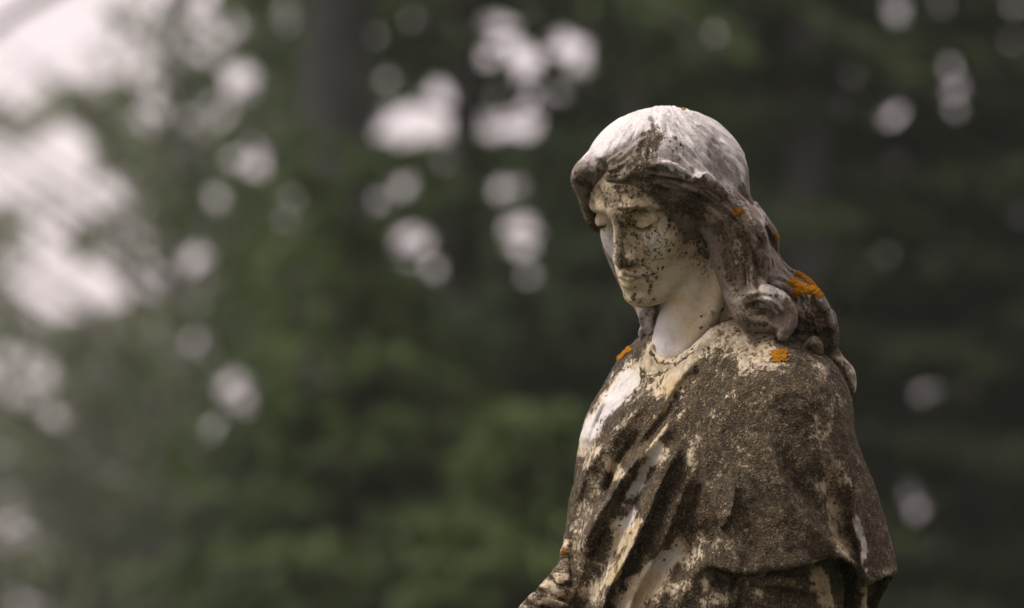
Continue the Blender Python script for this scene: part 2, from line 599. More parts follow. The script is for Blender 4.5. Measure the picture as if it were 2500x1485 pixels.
EM.fold([(1530, 684), (1546, 688), (1562, 685)], .0026, 5, 5, (.25, .3), 2)
EM.fold([(1535, 698), (1552, 700), (1570, 696)], -.003, 6, 6, (.25, .3), 2)
P = carve(P, F, EM)
crust_shade, film_shade, warm = Map2D(.17), Map2D(.14), Map2D(.62)
for pts, r, v in (
        ([(1440, 468), (1540, 466), (1640, 490), (1710, 535)], 16, .42), ([(1630, 488), (1710, 530)], 18, .55), ([(1445, 490), (1600, 498)], 24, .36),
        ([(1660, 545), (1705, 590), (1712, 640)], 32, .52), ([(1640, 575), (1690, 625)], 24, .40),
        ([(1512, 520), (1518, 560), (1512, 600)], 14, .43), ([(1508, 612), (1524, 640)], 18, .45),
        ((1536, 545), 15, .55), ([(1505, 515), (1560, 516), (1620, 516)], 6, .5), ([(1545, 572), (1590, 578)], 6, .5),
        ([(1570, 620), (1598, 662)], 34, .38), ([(1640, 600), (1600, 575)], 34, .36), ((1650, 670), 32, .08),
        ([(1520, 652), (1538, 648)], 8, .52), ([(1530, 674), (1552, 678), (1575, 674)], 2.5, .58), ([(1572, 673), (1602, 670)], 4.5, .60), ([(1546, 550), (1565, 561), (1590, 552)], 2.6, .66), ([(1451, 555), (1478, 554)], 2.6, .66), ([(1589, 690), (1588, 714)], 5, .60),  # includes both eye slits, painted dark to deepen their shade
        ((1572, 738), 13, .56), ((1547, 728), 6, .6), ((1560, 640), 12, .5), ((1597, 731), 6, .6), ([(1530, 700), (1550, 705)], 7, .2),
        ((1570, 545), 16, .26), ((1455, 540), 9, .1), ([(1478, 590), (1500, 660), (1530, 715)], 6, .12),
        ([(1670, 690), (1640, 770), (1640, 840)], 48, .02)):
    crust_shade.brush(pts, r, v)
for pts, r, v in (([(1460, 490), (1560, 490)], 35, .38), ([(1640, 720), (1640, 850)], 60, .02), ([(1480, 570), (1495, 640)], 14, .2), ([(1500, 540), (1515, 600)], 14, .45)):
    film_shade.brush(pts, r, v)
for pts, r, v in (([(1600, 780), (1620, 850)], 40, .05), ([(1480, 570), (1495, 640)], 14, .05), ([(1700, 640), (1720, 760)], 40, .55),
                  ((1640, 660), 50, .42), ((1600, 590), 25, .1)):
    warm.brush(pts, r, v)
crust_shade.m *= .88
body = finish('body', P, F, crust_shade, film_shade, warm, lambda P, px, py: P * 60.0, .22)

# ---- hair
lo = np.minimum(Q(1370, 1025, -.09), Q(1370, 1025, .22)); hi = np.maximum(Q(2120, 240, -.09), Q(2120, 240, .22))
HA = Field(lo, hi, .0016)
CC, CR = Q(1622, 434, .062), np.array([.0975, .106, .0825])
HA.ell(CC, CR)
HA.ell(Q(1668, 470, .085), np.array([.076, .085, .085]), .025)
HA.chain([Q(1722, 420, .06), Q(1762, 500, .06), Q(1818, 565, .06)], [.040, .031, .021], .02)
# room for the face
HA.ell(H(-1, 80, -28), np.array([63, 62, 86]) * mm, .010, True, HM)
HA.ell(H(0, 60, -90), np.array([60, 70, 70]) * mm, .012, True, HM)


def hch(pts, rad, k=.006, cut=False, n=5):
    HA.chain([Q(*p) for p in pts], [r * MPP for r in rad], k, cut, n)


# strands combed from the parting over the crown
for i in range(34):
    u = i / 33
    ang = R(-40 + 250 * u)
    pts = []
    for t in np.linspace(.0, 1, 7):
        th = ang
        el = R(84 - 80 * t)
        dx = math.cos(el) * math.cos(th + .35 * t); dy = -math.cos(el) * math.sin(th + .35 * t); dz = math.sin(el)
        p = CC + CR * np.array([dx, dy, dz]) * 0.965
        pts.append(p)
    HA.chain(pts, [(.003 + .0022 * abs(math.sin(i * 1.7 + j))) * min(1, .15 + j / 3) for j in range(7)], .012, n=3)
# parting groove
hch([(1592, 275, -.02), (1590, 330, -.035), (1586, 390, -.045)], [5, 7, 10], .012, True)
# rolls round the forehead: near side sweeping back over the ear, far side ending in a knob
hch([(1588, 388, -.024), (1540, 402, -.012), (1495, 405, .002), (1455, 414, .018), (1427, 430, .030)], [24, 26, 24, 25, 27], .034)
hch([(1424, 418, .008), (1415, 440, .018), (1424, 466, .032)], [22, 22, 17], .008)
hch([(1565, 412, -.034), (1610, 424, -.040), (1665, 438, -.040), (1720, 456, -.034), (1775, 488, -.026), (1825, 533, -.02), (1850, 580, -.014)],
    [24, 26, 27, 30, 32, 30, 24], .010)
hch([(1612, 447, -.034), (1662, 468, -.032), (1720, 496, -.026), (1770, 528, -.02)], [13, 18, 24, 28], .008)
hch([(1605, 395, -.030), (1660, 402, -.034), (1720, 425, -.03), (1780, 470, -.022), (1835, 522, -.01)], [12, 13, 13, 14, 14], .010)
hch([(1640, 345, -.03), (1700, 385, -.026), (1760, 440, -.016), (1810, 500, -.004), (1858, 545, .01)], [14, 15, 16, 16, 16], .014)
hch([(1700, 320, -.0), (1760, 380, .0), (1800, 450, .006), (1835, 515, .02), (1880, 570, .03)], [12, 15, 17, 18, 17], .014)
hch([(1612, 412, -.045), (1680, 428, -.05), (1745, 460, -.045)], [3, 3.5, 3], .006, True)      # creases between the rolls
hch([(1640, 462, -.062), (1700, 478, -.060), (1770, 512, -.048)], [4, 4, 3], .006, True)
# far temple lock beside the far eye
hch([(1424, 462, .03), (1434, 505, .040), (1447, 540, .048), (1466, 560, .055)], [17, 17, 16, 13], .006)
# big near lock beside the neck
hch([(1730, 505, -.022), (1790, 540, -.024), (1818, 590, -.024), (1826, 640, -.026), (1828, 690, -.03)], [34, 48, 52, 50, 36], .008)
hch([(1735, 560, -.004), (1760, 610, -.008), (1778, 670, -.014), (1800, 725, -.022), (1812, 765, -.03)], [26, 28, 30, 30, 24], .010)
hch([(1848, 575, -.02), (1858, 620, -.022), (1858, 660, -.026), (1842, 700, -.03)], [20, 23, 24, 20], .006)
hch([(1762, 560, -.045), (1785, 620, -.05), (1795, 690, -.05)], [4, 5, 4], .010, True)
# hair behind the locks
hch([(1840, 620, .02), (1885, 700, .012), (1930, 780, .012), (1975, 840, .02)], [50, 56, 56, 40], .008)
HA.ell(Q(1862, 766, -.034), np.array([.024, .020, .020]), .006)
HA.ell(Q(1960, 800, .0), np.array([.024, .03, .03]), .006)
# curl resting on the shoulder
hch([(1815, 712, -.034), (1850, 722, -.042), (1890, 736, -.046), (1918, 764, -.046), (1920, 792, -.05), (1912, 818, -.054)], [26, 32, 34, 28, 24, 17], .008)
hch([(1806, 745, -.038), (1822, 775, -.044), (1858, 788, -.050), (1884, 800, -.05)], [26, 27, 22, 16], .006)
hch([(1885, 690, -.012), (1930, 700, -.016), (1962, 722, -.02)], [22, 22, 20], .006)
# outer locks
hch([(1838, 505, .03), (1866, 545, .03), (1884, 580, .032), (1888, 625, .036), (1916, 665, .036), (1960, 698, .032), (1990, 735, .03)], [16, 17, 17, 18, 20, 22, 22], .004)
hch([(1850, 560, .012), (1872, 610, .010), (1884, 650, .012), (1920, 680, .010), (1955, 706, .004)], [9, 12, 14, 16, 14], .004)
hch([(1864, 562, -.006), (1876, 610, -.008), (1884, 650, -.008)], [5, 6, 6], .004, True)
hch([(1940, 718, -.012), (1975, 724, -.016), (1996, 752, -.016), (2010, 790, -.012), (2016, 832, -.006)], [24, 26, 28, 28, 24], .005)
hch([(1955, 752, -.022), (1975, 778, -.028), (2005, 796, -.022)], [22, 22, 18], .004)
hch([(1950, 800, -.026), (1985, 806, -.028), (2018, 806, -.018)], [9, 11, 10], .004)
hch([(1945, 790, -.046), (1985, 792, -.050), (2020, 792, -.036)], [3.5, 4, 3], .004, True)
hch([(1972, 845, -.036), (1988, 838, -.040), (1998, 858, -.036)], [14, 17, 14], .004)
hch([(2022, 772, .006), (2030, 815, .010), (2024, 856, .014), (2012, 880, .012)], [18, 18, 17, 12], .004)
hch([(1925, 690, .05), (1966, 760, .06), (1998, 835, .07), (2044, 900, .075), (2058, 950, .075), (2062, 985, .08)], [34, 38, 34, 26, 24, 16], .008)
hch([(2048, 880, .05), (2068, 915, .052), (2070, 952, .055), (2062, 985, .06)], [14, 20, 18, 12], .004)
# locks on the far side of the neck
hch([(1500, 600, .12), (1540, 680, .12), (1570, 745, .10), (1575, 775, .085)], [30, 34, 24, 16], .008)
hch([(1575, 690, .11), (1590, 750, .10), (1590, 800, .095), (1588, 850, .10)], [30, 26, 22, 20], .006)
hch([(1590, 752, .06), (1576, 776, .062), (1582, 806, .066)], [16, 17, 13], .004)
hch([(1570, 800, .085), (1566, 815, .085), (1568, 832, .085)], [8, 8, 6], .004)
P, F = HA.mesh()
del HA
crust_shade, film_shade, warm = Map2D(.24), Map2D(.86), Map2D(.03)
for pts, r, v in (
        ([(1480, 320), (1600, 275), (1720, 300), (1790, 400)], 60, .06), ([(1590, 318), (1586, 372)], 16, .52),
        ([(1592, 330), (1578, 380), (1560, 412)], 20, .50), ([(1545, 410), (1590, 424)], 30, .54), ((1500, 425), 24, .48), ([(1420, 445), (1440, 470)], 20, .56),
        ([(1560, 470), (1640, 488), (1720, 512)], 14, .68), ([(1650, 505), (1720, 530)], 18, .6), ([(1440, 520), (1455, 560)], 20, .64),
        ([(1640, 440), (1720, 468), (1800, 510)], 18, .28), ([(1800, 590), (1820, 660)], 50, .44), ([(1855, 570), (1862, 600)], 8, .55),
        ([(1770, 560), (1800, 720)], 16, .42), ([(1850, 715), (1900, 740)], 30, .26), ([(1830, 760), (1860, 775)], 22, .42), ([(1890, 810), (1880, 830)], 18, .52),
        ([(1880, 620), (1890, 660)], 10, .3), ([(1960, 710), (2000, 745)], 20, .15), ([(1980, 775), (2030, 800), (2035, 850)], 26, .60),
        ([(1950, 800), (2000, 815)], 12, .6), ((1990, 845), 12, .42), ([(2055, 890), (2080, 940)], 26, .40), ((2075, 970), 18, .55), ((1575, 810), 20, .3)):
    crust_shade.brush(pts, r, v)
for pts, r, v in (
        ([(1455, 345), (1540, 295), (1640, 275), (1720, 290)], 42, .18), ([(1650, 330), (1700, 375)], 62, .16), ([(1730, 320), (1785, 430)], 36, .30), ([(1770, 330), (1800, 420)], 22, .22),
        ([(1735, 330), (1770, 430)], 9, .56), ([(1595, 285), (1592, 340), (1600, 380)], 9, .74), ([(1620, 395), (1700, 415)], 10, .15),
        ([(1640, 450), (1720, 478), (1800, 530)], 24, 1.0), ([(1850, 705), (1900, 730)], 24, .40), ([(1430, 425), (1460, 430)], 20, 1.0), ([(1500, 432), (1570, 436)], 18, .9), ([(1960, 712), (1990, 730)], 18, .15),
        ([(1845, 540), (1890, 610)], 22, .9), ([(2060, 890), (2075, 940)], 26, .15), ([(1800, 600), (1815, 690)], 44, .66), ([(1575, 760), (1580, 800)], 20, .4)):
    film_shade.brush(pts, r, v)
for pts, r, v in (([(1800, 590), (1820, 690)], 45, .4), ([(2060, 890), (2075, 960)], 30, .5)):
    warm.brush(pts, r, v)


def hair_flow(P, px, py):
    dx, dy = px - 1600, py - 268
    a = np.arctan2(dx, dy + 60); r = np.hypot(dx, dy + 60)
    return np.column_stack([a * 11, r * .012, P[:, 1] * 10])


def ridges(P, F, amp):
    n = vnormals(P, F)
    px, py = q_to_px(P)
    fl = hair_flow(P, px, py)
    a = vnoise(fl * np.array([2.2, .6, 1.0]))
    b = vnoise(fl * np.array([5.0, .9, 2.0]) + 7)
    k = .35 + .65 * sstep(1560, 1640, px)
    k = k * (1 - .7 * sstep(395, 430, py) * sstep(1720, 1660, px))
    return P + n.reshape(-1, 3) * (amp * k * ((a - .5) * 1.6 + (b - .5) * .8))[:, None]


P = ridges(P, F, .0016)
GM = Map2D(0)
GM.fold([(1588, 400), (1633, 403), (1663, 416), (1694, 425)], .008, 7, 20, (.2, .2))
GM.fold([(1655, 458), (1695, 440), (1724, 430), (1756, 452), (1791, 487), (1820, 515)], .009, 7, 22, (.2, .2))
GM.fold([(1622, 383), (1655, 393), (1680, 412), (1705, 423)], -.007, 6, 6, (.3, .2))
GM.fold([(1620, 445), (1655, 440), (1690, 447), (1712, 440)], -.007, 6, 6, (.3, .2))
GM.fold([(1750, 425), (1774, 455), (1795, 482), (1830, 512), (1860, 540)], -.006, 6, 6, (.3, .2))
GM.fold([(1700, 340), (1722, 390), (1748, 428)], -.0028, 9, 9, (.3, .2))
GM.fold([(1735, 320), (1758, 380), (1783, 440), (1812, 490)], -.0028, 8, 8, (.3, .2))
GM.fold([(1640, 310), (1668, 360), (1700, 405)], -.0025, 10, 10, (.3, .2))
GM.fold([(1598, 268), (1592, 310), (1588, 355), (1580, 400)], -.0045, 9, 9, (.15, .2))
GM.fold([(1618, 272), (1616, 310), (1622, 350), (1640, 385)], .003, 10, 12, (.2, .3))
GM.fold([(1462, 385), (1466, 415), (1463, 455)], -.011, 10, 8, (.2, .1))
GM.fold([(1420, 420), (1440, 405), (1458, 402)], .004, 10, 14, (.2, .2))
GM.fold([(1400, 440), (1425, 452), (1450, 452)], -.003, 6, 6, (.2, .2))
GM.fold([(1520, 445), (1560, 440), (1600, 455)], -.003, 7, 7, (.2, .2))
GM.fold([(1480, 400), (1510, 430), (1540, 445)], .003, 10, 12, (.2, .2))
GM.fold([(1660, 492), (1710, 515), (1745, 545)], -.004, 9, 9, (.2, .2))
GM.fold([(1790, 500), (1830, 525), (1858, 560), (1870, 600)], .004, 9, 20, (.2, .2))
GM.fold([(1735, 545), (1765, 575), (1780, 630), (1790, 690)], -.0045, 9, 9, (.2, .2))
GM.fold([(1790, 560), (1812, 610), (1812, 660), (1822, 700)], -.003, 12, 12, (.25, .2))
GM.fold([(1830, 570), (1846, 620), (1846, 670)], -.003, 8, 8, (.25, .2))
GM.fold([(1868, 545), (1880, 572), (1886, 602)], -.003, 4, 4, (.2, .2))
GM.fold([(1805, 735), (1830, 722), (1870, 722), (1900, 742)], .003, 8, 14, (.2, .2))
GM.fold([(1840, 770), (1862, 762), (1884, 768), (1893, 790)], -.004, 6, 8, (.2, .2))
GM.fold([(1930, 740), (1943, 775), (1936, 810)], .002, 6, 6, (.2, .2))
GM.fold([(1815, 785), (1850, 798), (1880, 796)], -.003, 5, 5, (.2, .2))
GM.fold([(1885, 680), (1920, 690), (1945, 705)], -.003, 6, 6, (.2, .2))
GM.fold([(1950, 748), (1985, 745), (2010, 765)], -.003, 6, 6, (.2, .2))
GM.fold([(1960, 776), (1995, 782), (2030, 790)], -.004, 5, 5, (.2, .2))
GM.fold([(2020, 800), (2026, 830), (2020, 858)], -.004, 5, 5, (.2, .2))
GM.fold([(2050, 890), (2062, 930), (2062, 965)], -.004, 7, 7, (.2, .2))
LINES = []
for A_l, B_l, k, h_, w_, wav in (
        ([(1600, 290), (1640, 360), (1700, 410), (1780, 470), (1850, 535)], [(1640, 268), (1740, 310), (1795, 400), (1822, 470), (1860, 528)], 10, -.0024, 5, 3),
        ([(1585, 300), (1540, 340), (1490, 380), (1440, 405)], [(1582, 330), (1560, 390), (1520, 430), (1470, 440)], 7, -.0020, 5, 3),
        ([(1570, 405), (1640, 412), (1720, 435), (1800, 492), (1850, 550)], [(1560, 450), (1640, 470), (1710, 492), (1770, 535), (1800, 570)], 6, -.0032, 5, 4),
        ([(1730, 540), (1752, 600), (1775, 670), (1800, 730)], [(1850, 560), (1872, 610), (1868, 670), (1850, 710)], 7, -.0036, 5, 7),
        ([(1860, 540), (1885, 600), (1900, 660), (1950, 700)], [(1880, 555), (1900, 600), (1915, 640), (1975, 690)], 3, -.0030, 4, 2),
        ([(1930, 720), (1950, 770), (1960, 830)], [(1990, 710), (2030, 780), (2035, 850)], 6, -.0040, 5, 4),
        ([(1815, 715), (1870, 712), (1925, 745), (1930, 800)], [(1815, 770), (1850, 750), (1895, 765), (1900, 810)], 2, -.0026, 6, 2)):
    A_l, B_l = np.asarray(A_l, float), np.asarray(B_l, float)
    for i in range(k):
        t = (i + .5) / k
        ln = A_l * (1 - t) + B_l * t
        ln = ln + np.column_stack([np.sin(np.arange(len(ln)) * 2.1 + i * 1.9), np.cos(np.arange(len(ln)) * 1.7 + i * 2.3)]) * wav
        LINES.append(ln)
        GM.fold(ln, h_ * 1.25 * (.6 + .8 * abs(math.sin(i * 2.7 + k))), w_ * .8, w_ * 1.2, (.2, .2), 1.8)
P = carve(P, F, GM)
for ln in LINES:                  # grooves painted darker, standing for shade between the strands
    crown = ln[:, 1].mean() < 445
    film_shade.brush(ln, 2.6 if crown else 3.0, .7 if crown else 1.15, .7, .3 if crown else .75)
    if not crown: crust_shade.brush(ln, 2.2, .46, .7, .5)
for ln in ([(1588, 400), (1633, 404), (1663, 416), (1694, 425)], [(1700, 438), (1724, 431), (1756, 452), (1791, 487), (1820, 515)], [(1805, 518), (1845, 550), (1866, 590)],
           [(1835, 500), (1870, 545), (1892, 580)], [(1420, 412), (1440, 402), (1458, 400)]):
    film_shade.brush(ln, 4.0, .35, .8, .8)  # crests painted lighter, as if they caught the light
hair = finish('hair', P, F, crust_shade, film_shade, warm, hair_flow)

# ---- drapery: dress, mantle and the cape over the near arm
lo = np.minimum(Q(1255, 1560, -.19), Q(1255, 1560, .33)); hi = np.maximum(Q(2215, 770, -.19), Q(2215, 770, .33))
D = Field(lo, hi, .002)
sl = D.sl(lo, hi)
x, y, z = D.xyz(sl)
s_ = MPP * (DIST + y) / DIST
PX = 1250 + x / s_          # broadcast: (x, y, 1)
PY = 742.5 - z / s_          # broadcast: (1, y, z)
def ipf(v, a, b, sm=22):
    """rounded-off table lookup"""
    g_ = np.arange(min(a) - 120, max(a) + 121, 2.0)
    t_ = np.interp(g_, a, b)
    if sm:
        k_ = np.hanning(2 * sm // 2 + 3); k_ /= k_.sum()
        t_ = np.convolve(np.pad(t_, len(k_) // 2, mode='edge'), k_, mode='valid')[:len(g_)]
    return np.interp(v, g_, t_).astype(np.float32)
ROWS = np.array([  # py, left, right, depth of the middle
    [756, 1700, 1760, .055], [772, 1655, 1812, .055], [790, 1618, 1868, .056], [805, 1588, 1908, .060], [825, 1560, 1955, .066], [850, 1533, 1996, .074], [880, 1507, 2030, .080],
    [911, 1489, 2046, .083], [949, 1468, 2056, .084], [984, 1446, 2062, .082], [1013, 1433, 2062, .080], [1070, 1417, 2050, .074],
    [1110, 1409, 2036, .070], [1160, 1403, 2020, .066], [1214, 1396, 2004, .062], [1260, 1390, 1990, .060], [1300, 1389, 1980, .058], [1354, 1392, 1975, .056],
    [1408, 1394, 1972, .055], [1485, 1380, 1975, .055], [1560, 1372, 1980, .055]])
BY = R(50)
cb, sb = math.cos(BY), math.sin(BY)
xl = ipf(PY, ROWS[:, 0], ROWS[:, 1]); xr = ipf(PY, ROWS[:, 0], ROWS[:, 2]); cd = ipf(PY, ROWS[:, 0], ROWS[:, 3])
w = (xr - xl) * .5 * MPP
dx = (PX - (xl + xr) * .5) * MPP
dy = y - cd
al = dx * cb - dy * sb            # along her shoulders
af = -dx * sb - dy * cb           # towards her front
A_, B_ = w * 1.265, w * .76
g = np.sqrt((al / A_) ** 2 + (af / B_) ** 2) + 1e-6
gr = np.sqrt((al / A_ ** 2) ** 2 + (af / B_ ** 2) ** 2) / g + 1e-6
tor = (g - 1) / gr
tor = np.where(PY < 756, .06, tor)


def fold_at(M, near):
    i = np.nonzero(near)
    return i, M.at(PX[i[0], i[1], 0], PY[0, i[1], i[2]])


front = sstep(.06, -.02, dy + .30 * dx)
del al, af, g, gr, xl, xr

FM = Map2D(0)
FM.fold([(1600, 945), (1549, 1011), (1511, 1046), (1479, 1084), (1452, 1119), (1430, 1160), (1415, 1230)], .014, 24, 11)
FM.fold([(1720, 862), (1690, 892), (1657, 929), (1619, 989), (1590, 1040), (1550, 1090)], .010, 9, 34, (.3, .12))
FM.fold([(1650, 1015), (1597, 1080), (1557, 1120), (1519, 1166), (1484, 1225), (1449, 1268), (1427, 1314), (1408, 1370)], .020, 22, 8)
FM.fold([(1665, 1085), (1643, 1125), (1605, 1198), (1583, 1257), (1551, 1322), (1519, 1381), (1489, 1435), (1470, 1490), (1450, 1560)], .023, 9, 38)
FM.fold([(1596, 1120), (1560, 1190), (1530, 1270), (1500, 1340), (1455, 1430), (1430, 1500)], -.013, 24, 20)
FM.fold([(1720, 1280), (1660, 1350), (1600, 1410), (1560, 1470), (1530, 1560)], -.012, 34, 34)
FM.fold([(1745, 1330), (1700, 1400), (1660, 1470), (1640, 1560)], .008, 22, 22)
FM.fold([(1478, 960), (1452, 1020), (1432, 1085)], .005, 14, 18)
FM.fold([(1500, 1120), (1492, 1160), (1478, 1215)], -.004, 5, 5)
FM.fold([(1440, 1140), (1420, 1220), (1405, 1300)], -.006, 10, 10)
FM.fold([(1470, 1250), (1440, 1330), (1415, 1420), (1400, 1500)], .008, 16, 14)
for i in range(7):                # gathers under the collar
    FM.fold([(1572 + 13 * i, 905 - 3 * i), (1552 + 13 * i, 950 - 3 * i), (1525 + 14 * i, 1000 - 4 * i)], .0022, 4, 4, (.2, .5))
FM.fold([(1565, 906), (1590, 912), (1625, 908)], -.003, 5, 5)
FM.fold([(1585, 850), (1592, 874), (1618, 888), (1650, 890), (1690, 872)], .003, 7, 7)
FM.fold([(1700, 1300), (1730, 1370), (1745, 1430)], .006, 12, 12)
FM.fold([(1690, 1150), (1660, 1220), (1630, 1300), (1590, 1380), (1550, 1450), (1520, 1540)], .010, 12, 26)
FM.fold([(1710, 1180), (1690, 1250), (1665, 1310)], -.007, 12, 12)
FM.fold([(1540, 1000), (1500, 1050), (1465, 1100)], -.006, 8, 8)
FM.fold([(1565, 1050), (1530, 1100), (1500, 1150), (1470, 1210)], -.007, 10, 10)
FM.fold([(1530, 1180), (1495, 1240), (1465, 1300), (1440, 1370)], -.006, 9, 9)
FM.fold([(1640, 1420), (1610, 1470), (1590, 1550)], .007, 12, 12)
FM.fold([(1480, 985), (1455, 1035), (1438, 1080)], -.003, 5, 5)
ii, hh = fold_at(FM, np.abs(tor) < .035)
tor[ii] -= hh * front[ii]
D.v = tor.astype(np.float32)
del tor

# cape cone round the near arm
axx = ipf(PY, [850, 1000, 1390, 1600], [1900, 1922, 1950, 1955]); axd = ipf(PY, [850, 1390], [-.035, -.045])
rr = ipf(PY, [835, 870, 900, 950, 1000, 1100, 1200, 1300, 1395, 1600], [2, 70, 112, 134, 144, 172, 204, 227, 244, 262]) * MPP
rl = ipf(PY, [835, 870, 950, 1065, 1183, 1275, 1390, 1600], [2, 70, 140, 222, 252, 272, 288, 300]) * MPP
dx = (PX - axx) * MPP
dy = y - axd
rx = np.where(dx > 0, rr, rl)
ry = np.where(dy < 0, ipf(PY, [835, 870, 950, 1390, 1600], [.002, .04, .080, .108, .115]), ipf(PY, [835, 870, 950, 1390, 1600], [.002, .04, .07, .10, .11]))
g = np.sqrt((dx / rx) ** 2 + (dy / ry) ** 2) + 1e-6
gr = np.sqrt((dx / rx ** 2) ** 2 + (dy / ry ** 2) ** 2) / g + 1e-6
cape = (g - 1) / gr
CM = Map2D(0)
CM.fold([(1850, 1030), (1876, 1091), (1908, 1170), (1938, 1225), (1987, 1288), (2052, 1343), (2092, 1379)], .017, 15, 34, (.35, 0), 1.3)
CM.fold([(1905, 1080), (1940, 1160), (1975, 1220), (2025, 1285), (2080, 1340)], -.012, 16, 16, (.35, .1))
CM.fold([(1985, 1120), (2030, 1215), (2065, 1300), (2095, 1380), (2100, 1440)], -.028, 32, 26, (.3, 0))
CM.fold([(2085, 1150), (2091, 1209), (2087, 1255), (2096, 1327), (2112, 1392), (2118, 1440)], .017, 20, 6, (.3, 0), 1.4)
CM.fold([(1716, 1065), (1723, 1183), (1740, 1230), (1760, 1278)], .009, 16, 10, (.2, .1), 1.4)
CM.fold([(1778, 1150), (1792, 1215), (1778, 1265), (1758, 1292)], .010, 9, 22, (.4, .1), 1.4)
CM.fold([(1800, 1010), (1770, 1110), (1765, 1200)], -.006, 30, 30, (.3, .2))
CM.fold([(1830, 1150), (1850, 1280), (1890, 1400)], -.008, 36, 36, (.4, 0))
CM.fold([(1800, 1290), (1790, 1350), (1800, 1402)], .006, 18, 24, (.4, 0))
cf_ = sstep(.05, -.02, dy)
ii, hh = fold_at(CM, np.abs(cape) < .04)
cape[ii] -= hh * (cf_ + 0 * cape)[ii]
hemf = ipf(PX, [1690, 1742, 1791, 1840, 1921, 1974, 2019, 2055, 2081, 2094, 2099, 2137, 2193, 2230],
                 [1387, 1386, 1402, 1404, 1391, 1377, 1365, 1363, 1378, 1408, 1437, 1421, 1397, 1380], 0)
hemb = ipf(PX, [1700, 2000, 2100, 2140, 2153, 2193, 2230], [1600, 1560, 1530, 1488, 1457, 1399, 1370])
hem = hemf + (hemb - hemf) * sstep(-.01, .05, dy + .02 * (PX > 2120))
shell = np.where(PY > 1240, np.maximum(cape, -(cape + .011)), cape)
edge = ipf(PY, [960, 1040, 1100, 1183, 1230, 1277, 1292, 1325, 1386, 1600], [1560, 1690, 1713, 1719, 1735, 1757, 1752, 1735, 1711, 1700])
for cutp in ((PY - hem) * MPP, (edge - PX) * MPP):
    hk = np.maximum(.006 - np.abs(shell - cutp), 0) / .006
    shell = np.maximum(shell, cutp) + hk * hk * .0015
D.merge(sl, shell.astype(np.float32), ipf(PY, [900, 1000, 1060, 1140, 1250, 1600], [.05, .045, .028, .010, .004, .004]))
del cape, shell, hk, cutp, hem, hemf, hemb, g, gr, rx, ry, rr, rl, axx, axd, dx, dy, cf_, front, w, cd


def dch(pts, rad, k=.006, cut=False):
    D.chain([Q(*p) for p in pts], [r * MPP for r in rad], k, cut)


# near sleeve under the cape
dch([(1930, 1180, -.04), (1932, 1330, -.052), (1928, 1450, -.062), (1915, 1580, -.07)], [95, 112, 120, 120], .006)
dch([(1838, 1425, -.112), (1890, 1418, -.128), (1945, 1428, -.130), (1985, 1445, -.118)], [10, 14, 13, 9], .006)
dch([(1835, 1450, -.118), (1890, 1446, -.134), (1950, 1460, -.134)], [5, 6, 5], .006, True)
dch([(2040, 1400, -.06), (2036, 1450, -.066), (2030, 1560, -.07)], [16, 22, 26], .006)
dch([(2100, 1400, -.01), (2095, 1470, -.016), (2090, 1560, -.02)], [16, 22, 26], .006)
dch([(1800, 1395, -.10), (1803, 1440, -.105), (1800, 1560, -.11)], [13, 16, 16], .006, True)
dch([(1738, 1385, -.076), (1770, 1425, -.082), (1795, 1470, -.085), (1800, 1540, -.085)], [8, 14, 16, 16], .005)
# collar
D.chain([Q(1722, 765, .035), Q(1688, 810, .030), Q(1652, 833, .026)], [.043, .042, .035], .005, True)     # neck opening
bP, (bpx, bpy_) = body[1], q_to_px(body[1])
RING = [(1592, 846), (1592, 860), (1599, 873), (1622, 884), (1652, 884), (1690, 866), (1730, 830), (1768, 794)]
rd = []
for a_, b_ in RING:
    near = (np.abs(bpx - a_) < 9) & (np.abs(bpy_ - b_) < 9)
    dn = bP[near, 1].min() if near.any() else .03
    ix, iz = int((Q(a_, b_)[0] - D.lo[0]) / D.h), int((Q(a_, b_)[2] - D.lo[2]) / D.h)
    col_ = np.nonzero(D.v[ix, :, iz] < 0)[0]
    dt = D.ax[1][col_[0]] if len(col_) else .05
    rd.append(min(dn, dt, .03))
rd = np.convolve(np.pad(rd, 1, mode='edge'), [.25, .5, .25], mode='valid')
D.chain([Q(p[0], p[1], d_ + .002) for p, d_ in zip(RING, rd)], [.0035, .0042, .0048, .005, .005, .0048, .0042, .003], .009)
for i in range(13):               # small pleats on the collar's edge
    t = i / 12
    a_, b_ = np.interp(.12 + t * .55, np.linspace(0, 1, len(RING)), [p[0] for p in RING]), np.interp(.12 + t * .55, np.linspace(0, 1, len(RING)), [p[1] for p in RING])
    d_ = np.interp(.12 + t * .55, np.linspace(0, 1, len(RING)), rd) - .004
    dch([(a_ + 1, b_ - 6, d_), (a_ - 2, b_ + 9, d_ - .001)], [2.8, 2.2], .0015, True)
# far shoulder edge and far arm
dch([(1440, 1230, .13), (1412, 1330, .10), (1395, 1400, .07), (1345, 1462, .03), (1280, 1530, -.01), (1255, 1570, -.02)], [50, 38, 42, 44, 42, 42], .010)
dch([(1405, 1325, .075), (1386, 1345, .075), (1384, 1380, .075)], [14, 18, 16], .005)
for a in ((1342, 1412, 1395, 1440), (1306, 1440, 1372, 1468), (1280, 1472, 1350, 1500)):
    dch([(a[0], a[1], .03), ((a[0] + a[2]) / 2, (a[1] + a[3]) / 2 - 6, .0), (a[2], a[3], -.01)], [4, 5, 4], .008, True)
P, F = D.mesh()
del D, PX, PY
SM = Map2D(0)
SLV = [[(1336, 1402), (1362, 1424), (1392, 1430)], [(1302, 1436), (1340, 1452), (1386, 1470)], [(1282, 1464), (1318, 1484), (1350, 1500)]]
for ln in SLV:
    SM.fold(ln, -.009, 6, 6, (.1, .1), 1.8)
    SM.fold([(a_ + 8, b_ + 16) for a_, b_ in ln], .005, 9, 9, (.1, .1), 1.8)
